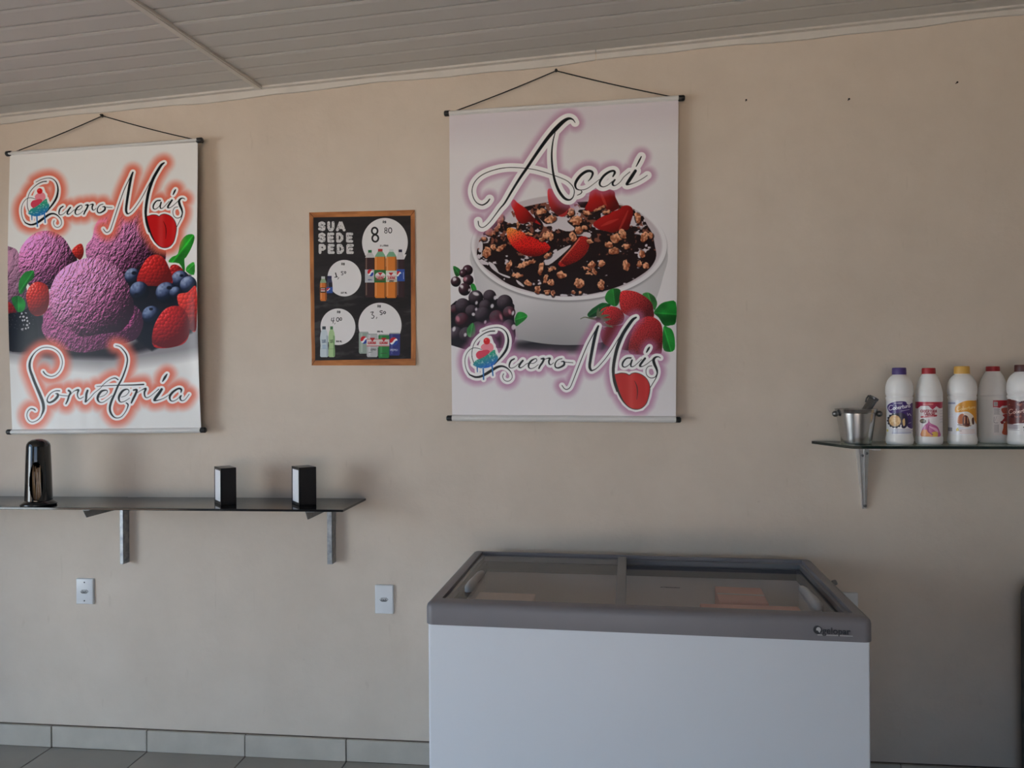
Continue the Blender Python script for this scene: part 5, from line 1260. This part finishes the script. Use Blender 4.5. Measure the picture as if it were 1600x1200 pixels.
# lid frame: rounded outer band, stepped inner tracks
def ring(bm, o, i, z0, z1, mi=0, r=0.0):
    (ax, ay, bx, by), (cx, cy, dx, dy) = o, i
    O = [(ax, ay), (bx, ay), (bx, by), (ax, by)]; I = [(cx, cy), (dx, cy), (dx, dy), (cx, dy)]
    vo = [[bm.verts.new((*p, z)) for p in O] for z in (z0, z1)]; vi = [[bm.verts.new((*p, z)) for p in I] for z in (z0, z1)]
    for k in range(4):
        j = (k + 1) % 4
        for q in ((vo[0][k], vo[0][j], vo[1][j], vo[1][k]), (vi[0][k], vi[0][j], vi[1][j], vi[1][k]), (vo[1][k], vo[1][j], vi[1][j], vi[1][k]), (vo[0][k], vo[0][j], vi[0][j], vi[0][k])):
            bm.faces.new(q).material_index = mi
    return vo, vi


def rrect(x0, y0, x1, y1, r, n=6):
    out = []
    for cx_, cy_, a in ((x1 - r, y1 - r, 0), (x0 + r, y1 - r, 90), (x0 + r, y0 + r, 180), (x1 - r, y0 + r, 270)):
        out += [(cx_ + r * math.cos(R(a + 90 * k / n)), cy_ + r * math.sin(R(a + 90 * k / n))) for k in range(n + 1)]
    return out


bm = bmesh.new(); loops = []
for d, z in ((.012, zt), (0, zt), (0, FH - .018), (.0025, FH - .009), (.008, FH - .003), (.016, FH)):
    loops.append([bm.verts.new((x, y, z)) for x, y in rrect(d, d, FW - d, FD - d, max(.024 - d, .006))])
for z in (FH, zt):
    loops.append([bm.verts.new((x, y, z)) for x, y in rrect(.040, .052, FW - .040, FD - .030, .004)])
loops.append(loops[0])
for A, B in zip(loops, loops[1:]):
    for k in range(len(A)):
        bm.faces.new((A[k], A[(k + 1) % len(A)], B[(k + 1) % len(A)], B[k]))
LF = put('lid_frame', bm, M_LID, FZ, auto=35)
bm = bmesh.new(); ring(bm, (.0395, .0515, FW - .0395, FD - .0295), (.052, .060, FW - .052, FD - .050), FH - .055, FH - .012)
put('upper_track', bm, M_LIDT, LF)
bm = bmesh.new(); ring(bm, (.0515, .0595, FW - .0515, FD - .0495), (.066, .072, FW - .066, FD - .066), FH - .066, FH - .030)
put('lower_track', bm, M_RUBBER, LF, label='dark gasket track under the lids')
bm = bmesh.new(); box(bm, (.016, .012, FH - .0), (.019, .02, FH)); bm.free()
XM = .585 * (FW / 1.272)
def lid(nm, x0, x1, z, bars, hx, lb):
    bm = bmesh.new(); ya, yb = (.054, FD - .034) if z > FH - .02 else (.061, FD - .051)
    box(bm, (x0, ya, z), (x1, yb, z + .004))
    pane = put(nm, bm, M_PANE, FZ, label=lb)
    for a, b in bars:
        put('lid_bar', rbox((a, ya, z - .004), (b, yb, z + .009), .002, 2), M_LIDT, pane)
    # scooped grip: wide rounded paddle, thin waist towards the back
    bm = bmesh.new(); rows = []
    for (yy, w_, h_) in ((.150, .0, .006), (.156, .011, .016), (.175, .015, .022), (.225, .0145, .024), (.280, .010, .022), (.340, .012, .020), (.390, .011, .012), (.400, .0, .004)):
        w_ = max(w_, .004)
        rows.append([bm.verts.new((hx + w_ * math.cos(a) * (1 if abs(math.cos(a)) > .5 else 1), yy, z + .004 + h_ * max(0, math.sin(a)) ** .6)) for a in np.linspace(math.pi, 0, 11)])
    for A, B in zip(rows, rows[1:]):
        for k in range(10):
            bm.faces.new((A[k], A[k + 1], B[k + 1], B[k]))
    bm.faces.new(rows[0]); bm.faces.new(rows[-1])
    put('grip', bm, M_HANDLE, pane, smooth=True, label='light grey moulded grip')
    return pane


lid('glass_lid', .046, XM + .012, FH - .0115, [(XM - .020, XM + .012)], .098, 'left glass lid, running in the upper track')
lid('glass_lid', XM - .010, FW - .053, FH - .0295, [(XM - .010, XM + .004)], FW - .105, 'right glass lid, running in the lower track')
# badge on the band
bp = (FZ.matrix_world if False else Matrix.Translation((fl.x, fl.y, 0)) @ Matrix.Rotation(fang, 4, 'Z')).inverted()
def on_front(px, py, yoff=-.0005):
    """freezer-local point on the plane of its front"""
    o = bp @ CAM_C; d = bp.to_3x3() @ ray(px, py); s = (yoff - o.y) / d.y; return o + d * s
c = on_front(1277.5, 984); rr = .0115
bm = bmesh.new()
plate(bm, [(c.x + rr * math.cos(a), -.0018, c.z + rr * math.sin(a)) for a in np.linspace(0, 2 * math.pi, 25)[:-1]], (0, 1, 0), .003)
EM = put('emblem', bm, M_BADGE, FZ, label='round dark emblem before the maker lettering')
bm = bmesh.new()
plate(bm, [(c.x + .002 + .0062 * math.cos(a), -.0024, c.z + .001 + .0068 * math.sin(a)) for a in np.linspace(-.6, 3.6, 14)] + [(c.x - .001, -.0024, c.z - .001), (c.x + .005, -.0024, c.z - .008)], (0, 1, 0), .001)
put('emblem_mark', bm, M_CHROME, EM)
def lettering_obj(name, txt, size, m, M, parent, ext=.0006, label=None, sx=1.0):
    cu = bpy.data.curves.new(name, 'FONT'); cu.body = txt; cu.size = size; cu.extrude = ext; cu.offset = size * .02
    tmp = bpy.data.objects.new(name + '_curve', cu); me = bpy.data.meshes.new_from_object(tmp); bpy.data.objects.remove(tmp); me.materials.clear(); me.materials.append(m)
    ob = bpy.data.objects.new(name, me); COL.objects.link(ob); ob.parent = parent; ob.matrix_local = M @ Matrix.Diagonal((sx, 1, 1, 1))
    if label:
        ob['label'] = label
    return ob
a, b = on_front(1284.5, 990), on_front(1333, 991)
tilt = math.atan2(b.z - a.z, b.x - a.x)
lettering_obj('lettering', 'gelopar', .0245, M_BADGE, Matrix.Translation((a.x + .0005, -.0012, a.z + .0005)) @ Matrix.Rotation(R(90), 4, 'X'), FZ, label='dark raised maker lettering on the lid band')
bm = bmesh.new(); box(bm, (a.x - .012, -.0014, a.z - .0045), (b.x - .001, 0, a.z - .0030)); put('underline', bm, M_CHROME, FZ)
lk = lathe([(0, .010), (.007, .010), (.009, .006), (.009, -.004)], 16, (0, 0, 0), Matrix.Translation((FW + .004, .43, FH - .012)) @ Matrix.Rotation(R(70), 4, 'Y'))
put('lock', lk, M_STEELD, FZ, smooth=True)
# sticker on the right lid
bm = bmesh.new(); q = bp @ atz(1046, 917, FH - .0255); box(bm, (q.x - .05, q.y - .03, FH - .0301), (q.x + .06, q.y + .024, FH - .0297)); bm.free()
sx = lettering_obj('warning_lettering', 'ATENÇÃO', .0135, M_INK, Matrix.Translation((q.x - .030, q.y - .012, FH - .0252)), FZ, .0001, 'small warning lettering on the right lid')
# goods in the freezer
def local_box(name, lb, cat, a, b, m, rz=0, lid_m=None, group=None):
    cx, cy = (a[0] + b[0]) / 2, (a[1] + b[1]) / 2; w = Matrix.Translation((fl.x, fl.y, 0)) @ Matrix.Rotation(fang, 4, 'Z') @ Vector((cx, cy, a[2]))
    t = thing(name, lb, cat, w, group, fang + R(rz)); hx_, hy_ = (b[0] - a[0]) / 2, (b[1] - a[1]) / 2; h = b[2] - a[2]
    put('carton', rbox((-hx_, -hy_, 0), (hx_, hy_, h), .003, 2), m, t)
    bm = bmesh.new(); box(bm, (-hx_ + .002, -hy_ * .06, h), (hx_ - .002, hy_ * .06, h + .0008)); put('closing_tape', bm, lid_m or M_STK, t)
    return t


ZF = .3005
local_box('carton_box', 'reddish carton under the right glass lid of the freezer, near its front corner', 'box', (FW - .43, .07, ZF), (FW - .12, .36, ZF + .50), M_CARTON, 1)
local_box('carton_box', 'reddish carton under the right glass lid of the freezer, behind the front one', 'box', (FW - .36, .42, ZF), (FW - .20, .62, ZF + .49), M_CARTON, -2)
local_box('carton_box', 'beige carton under the left glass lid of the freezer, by its left wall', 'box', (.08, .10, ZF), (.28, .44, ZF + .49), M_CARTON2, 0)
local_box('carton_box', 'pinkish carton under the left glass lid of the freezer, near the middle bar', 'box', (.32, .09, ZF), (.52, .30, ZF + .48), M_CARTON, 2)

# ------------------------------------------------------------------ glass shelf on the right
GZ = 1.3005; GD = .235
gs = thing('glass_shelf', 'clear green-edged glass shelf on a chrome bracket, holding bottles', 'shelf', (1.2, 0, GZ))
g0 = at(1268, 690).x; g1 = at(1332, 697.5, -GD).x
bm = bmesh.new(); corner = [(g0, -.002, GZ)] + [(g0 + (g1 - g0) * s, -GD * s, GZ) for s in (.5, .85)] + [(g1 + .004, -GD * .985, GZ), (g1 + .03, -GD, GZ)]
plate(bm, corner + [(2.25, -GD, GZ), (2.25, -.002, GZ)], (0, 0, -1), .010, 0, 1)
put('glass_plate', bm, [M_SGLASS, M_GREEN], gs)
bx = at(1352, 700, -.06).x
# tapered folded bracket with its foot at the wall
bzt, bzb = GZ - .0105, at(1354, 795, -.01).z
bm = bmesh.new()
def taper(bm, x0a, x1a, x0b, x1b, ya, yb, za, zb, th):
    hexa(bm, [(x0b, yb, zb), (x1b, yb, zb), (x1b, yb + th, zb), (x0b, yb + th, zb), (x0a, ya, za), (x1a, ya, za), (x1a, ya + th, za), (x0a, ya + th, za)])
taper(bm, bx - .018, bx + .018, bx + .006, bx + .019, -.050, -.012, bzt, bzb, .003)
taper(bm, bx - .018, bx - .015, bx + .006, bx + .009, -.050, -.012, bzt, bzb, .048); taper(bm, bx + .015, bx + .018, bx + .016, bx + .019, -.050, -.012, bzt, bzb, .010)
bevel(bm, .0006, 1); BK = put('bracket', bm, M_CHROME, gs)
bm = bmesh.new(); taper(bm, bx - .002, bx + .002, bx + .011, bx + .013, -.054, -.015, bzt, bzb, .005); put('rib', bm, M_CHROME, BK)
put('arm', rbox((bx - .012, -GD + .05, bzt - .010), (bx + .012, -.002, bzt - .0003), .002, 2), M_CHROME, BK)
for dz, dx in ((.040, -.006), (.032, .010)):
    put('screw', lathe([(0, .0035), (.004, .003), (.005, 0)], 12, (0, 0, 0), Matrix.Translation((bx + dx, -.048 + .02 * dz, bzt - dz)) @ Matrix.Rotation(R(90), 4, 'X')), M_STEELD, BK, smooth=True)
put('foot_screw', lathe([(0, .004), (.0055, .003), (.006, 0)], 14, (0, 0, 0), Matrix.Translation((bx + .0125, -.014, bzb + .012)) @ Matrix.Rotation(R(90), 4, 'X')), M_STEELD, BK, smooth=True)
put('glass_clamp', lathe([(0, -.012), (.0035, -.011), (.0045, -.004), (.0045, 0)], 12, (at(1372, 700, -.10).x, -.10, bzt)), M_STEELD, gs, smooth=True)

# ice bucket and utensil
p = Vector((.936, -.118, GZ + .0004))
t = thing('ice_bucket', 'small aluminium ice bucket with ball knobs at the left end of the glass shelf', 'bucket', p)
put('pail', lathe([(0, 0), (.049, 0), (.051, .002), (.0525, .012), (.066, .104), (.0665, .110), (.0685, .112), (.0715, .122), (.0725, .1245), (.0715, .126), (.069, .1245), (.064, .104), (.050, .012), (.048, .006), (0, .005)], 56, p), M_ALU, t, auto=25)
for s in (-1, 1):
    k = p + Vector((s * .076, -.012, .108)); kb = lathe([(0, -.0115), (.006, -.010), (.0105, -.005), (.0115, 0), (.0105, .005), (.006, .010), (0, .0115)], 16, k)
    nb = put('knob', kb, M_UTEN, t, smooth=True); put('knob_pin', tube([k, k - Vector((s * .014, -.002, 0))], .004, 10), M_UTEN, nb, smooth=True)
A = p + Vector((-.030, .004, .010)); B = at(1366.5, 620.5, -.128); B.y = p.y - .008; d = (B - A).normalized()
t = thing('serving_utensil', 'dark steel utensil with a thick cylindrical end, leaning in the ice bucket', 'utensil', A)
put('shank', tube([A, A + d * .10], .005, 10), M_UTEN, t, smooth=True)
L = (B - A).length
put('cylindrical_end', tube([A + d * .088, A + d * .092, A + d * (L - .012), A + d * (L - .010)], [.010, .0145, .0155, .0145], 22), M_UTEN, t, auto=40)
put('end_ring', tube([A + d * (L - .010), A + d * (L - .009), A + d * (L - .001), A + d * L], [.0145, .0175, .0175, .0165], 22), M_UTEN, t, auto=40)
s_ = d.cross(Vector((0, 1, 0))).normalized()
put('clip', tube([A + d * (L - .03) + s_ * .017, A + d * (L - .018) + s_ * .021, A + d * (L - .004) + s_ * .020], .0028, 8), M_UTEN, t, smooth=True)

# topping bottles
PA = [(0, 0), (.041, 0), (.0455, .003), (.0475, .014), (.0468, .022), (.0445, .032), (.0440, .036), (.0440, .156), (.0450, .160), (.0462, .164), (.0462, .1675), (.0440, .170), (.0440, .1735), (.0462, .177), (.0474, .186), (.0474, .196), (.0464, .207), (.0440, .218), (.0400, .228), (.0340, .237), (.0280, .243), (.0240, .246), (.0225, .248), (.0225, .252), (0, .252)]
PB = [(0, 0), (.038, 0), (.0425, .003), (.0440, .010), (.0440, .026), (.0425, .030), (.0425, .154), (.0440, .158), (.0440, .170), (.0430, .172), (.0440, .174), (.0438, .182), (.0425, .194), (.0395, .210), (.0350, .226), (.0290, .242), (.0235, .252), (.0215, .255), (.0210, .258), (0, .258)]


def bottle(x0, x1, ycap, ybot, y, prof, cap_m, cap_h, cap_r, lab, lab_rng, u0, u1, name_lb, ridge=True):
    pb = at((x0 + x1) / 2, ybot, y); p = Vector((pb.x, y, GZ + .0004)); W_ = abs(at(x1, 650, y).x - at(x0, 650, y).x); H_ = at((x0 + x1) / 2, ycap, y).z - p.z
    sr = W_ / 2 / max(r for r, z in prof); sz = (H_ - cap_h) / prof[-1][1] * 1.012
    t = thing('topping_bottle', name_lb, 'bottle', p, 'topping bottles on the glass shelf')
    put('bottle_body', lathe([(r * sr, z * sz) for r, z in prof], 56, p), M_BOT, t, auto=50)
    zc = prof[-1][1] * sz - .003
    n = 72; bm = bmesh.new(); rings = []
    for z, r, k in ((0, 1.0, 1), (.002, 1.0, 1), (cap_h - .003, .985, 1), (cap_h - .001, .95, 0), (cap_h, .90, 0)):
        rings.append([bm.verts.new((p.x + cap_r * (r - (.022 if (i % 2 and k and ridge) else 0)) * math.cos(2 * math.pi * i / n), p.y + cap_r * (r - (.022 if (i % 2 and k and ridge) else 0)) * math.sin(2 * math.pi * i / n), p.z + zc + z)) for i in range(n)])
    for A_, B_ in zip(rings, rings[1:]):
        for i in range(n):
            bm.faces.new((A_[i], A_[(i + 1) % n], B_[(i + 1) % n], B_[i]))
    bm.faces.new(rings[0][::-1]); bm.faces.new(rings[-1])
    put('cap', bm, cap_m, t, auto=30)
    # wrapped label, print laid out as seen from its front
    im = lab.image('label_art'); rl = [r for r, z in prof if abs(z - .1) < .07][0] * sr + .0006
    rl = max(r * sr for r, z in prof if .034 <= z <= .156) + .0006
    f = math.atan2(CAM_C.y - p.y, CAM_C.x - p.x); z0, z1 = lab_rng[0] * sz, lab_rng[1] * sz
    a0 = math.asin(max(-.985, 2 * u0 - 1)); a1 = math.asin(min(.985, 2 * u1 - 1)); NU, NV = 40, 6
    bm = bmesh.new(); uv = bm.loops.layers.uv.new('UVMap'); V = []
    for j in range(NV + 1):
        V.append([bm.verts.new((p.x + rl * math.cos(f + a0 + (a1 - a0) * i / NU), p.y + rl * math.sin(f + a0 + (a1 - a0) * i / NU), p.z + z0 + (z1 - z0) * j / NV)) for i in range(NU + 1)])
    U = lambda i: ((math.sin(a0 + (a1 - a0) * i / NU) + 1) / 2 - u0) / (u1 - u0)
    for j in range(NV):
        for i in range(NU):
            fc = bm.faces.new((V[j][i], V[j][i + 1], V[j + 1][i + 1], V[j + 1][i])); fc.smooth = True
            for l, (ii, jj) in zip(fc.loops, ((i, j), (i + 1, j), (i + 1, j + 1), (i, j + 1))):
                l[uv].uv = (min(max(U(ii), .002), .998), jj / NV)
    put('label', bm, print_mat('label_print', im, 0.33, coat=0.1), t, label='printed wrap-round label')
    return t


bottle(1384.6, 1426.6, 574.6, 692.5, -.150, PA, M_CPUR, .0245, .0235, label_purple(), (.036, .156), 0, 1, 'white topping bottle with purple cap and purple label, beside the ice bucket')
bottle(1431.5, 1472, 575, 692, -.150, PB, M_CRED, .021, .0222, label_red(), (.030, .154), 0, 1, 'white topping bottle with red cap and pink-topped label, second from the bucket')
bottle(1481.6, 1525.6, 572.3, 692.5, -.150, PA, M_CYEL, .0265, .0250, label_yellow(), (.036, .156), 0, 1, 'white topping bottle with yellow cap and orange label')
bottle(1530, 1574, 572.5, 690.8, -.062, PB, M_CRED, .021, .0225, label_back(), (.030, .154), .50, 1, 'white topping bottle with red cap, turned so its label shows at one side')
bottle(1575, 1621, 570, 692.5, -.155, PA, M_CBRN, .0245, .0240, label_brown(), (.036, .156), 0, 1, 'white topping bottle with brown cap and brown label, cut by the right edge')

# ------------------------------------------------------------------ dark appliance at the right edge
cx = at(1587, 1000, -.05).x; ct = at(1592, 905, -.05).z
CB = thing('dark_cabinet', 'dark grey rounded cabinet standing against the wall at the right edge', 'cabinet', (cx + .3, -.33, 0))
bm = bmesh.new(); box(bm, (cx, -.62, .03), (cx + .62, -.05, ct)); bevel(bm, .045, 6, [e for e in bm.edges if all(v.co.z > .5 for v in e.verts) or abs(e.verts[0].co.z - e.verts[1].co.z) > .3])
put('cabinet_body', bm, M_CAB, CB, auto=40)
put('plinth', rbox((cx + .03, -.59, .0005), (cx + .59, -.08, .031), .003, 1), M_RUBBER, CB)
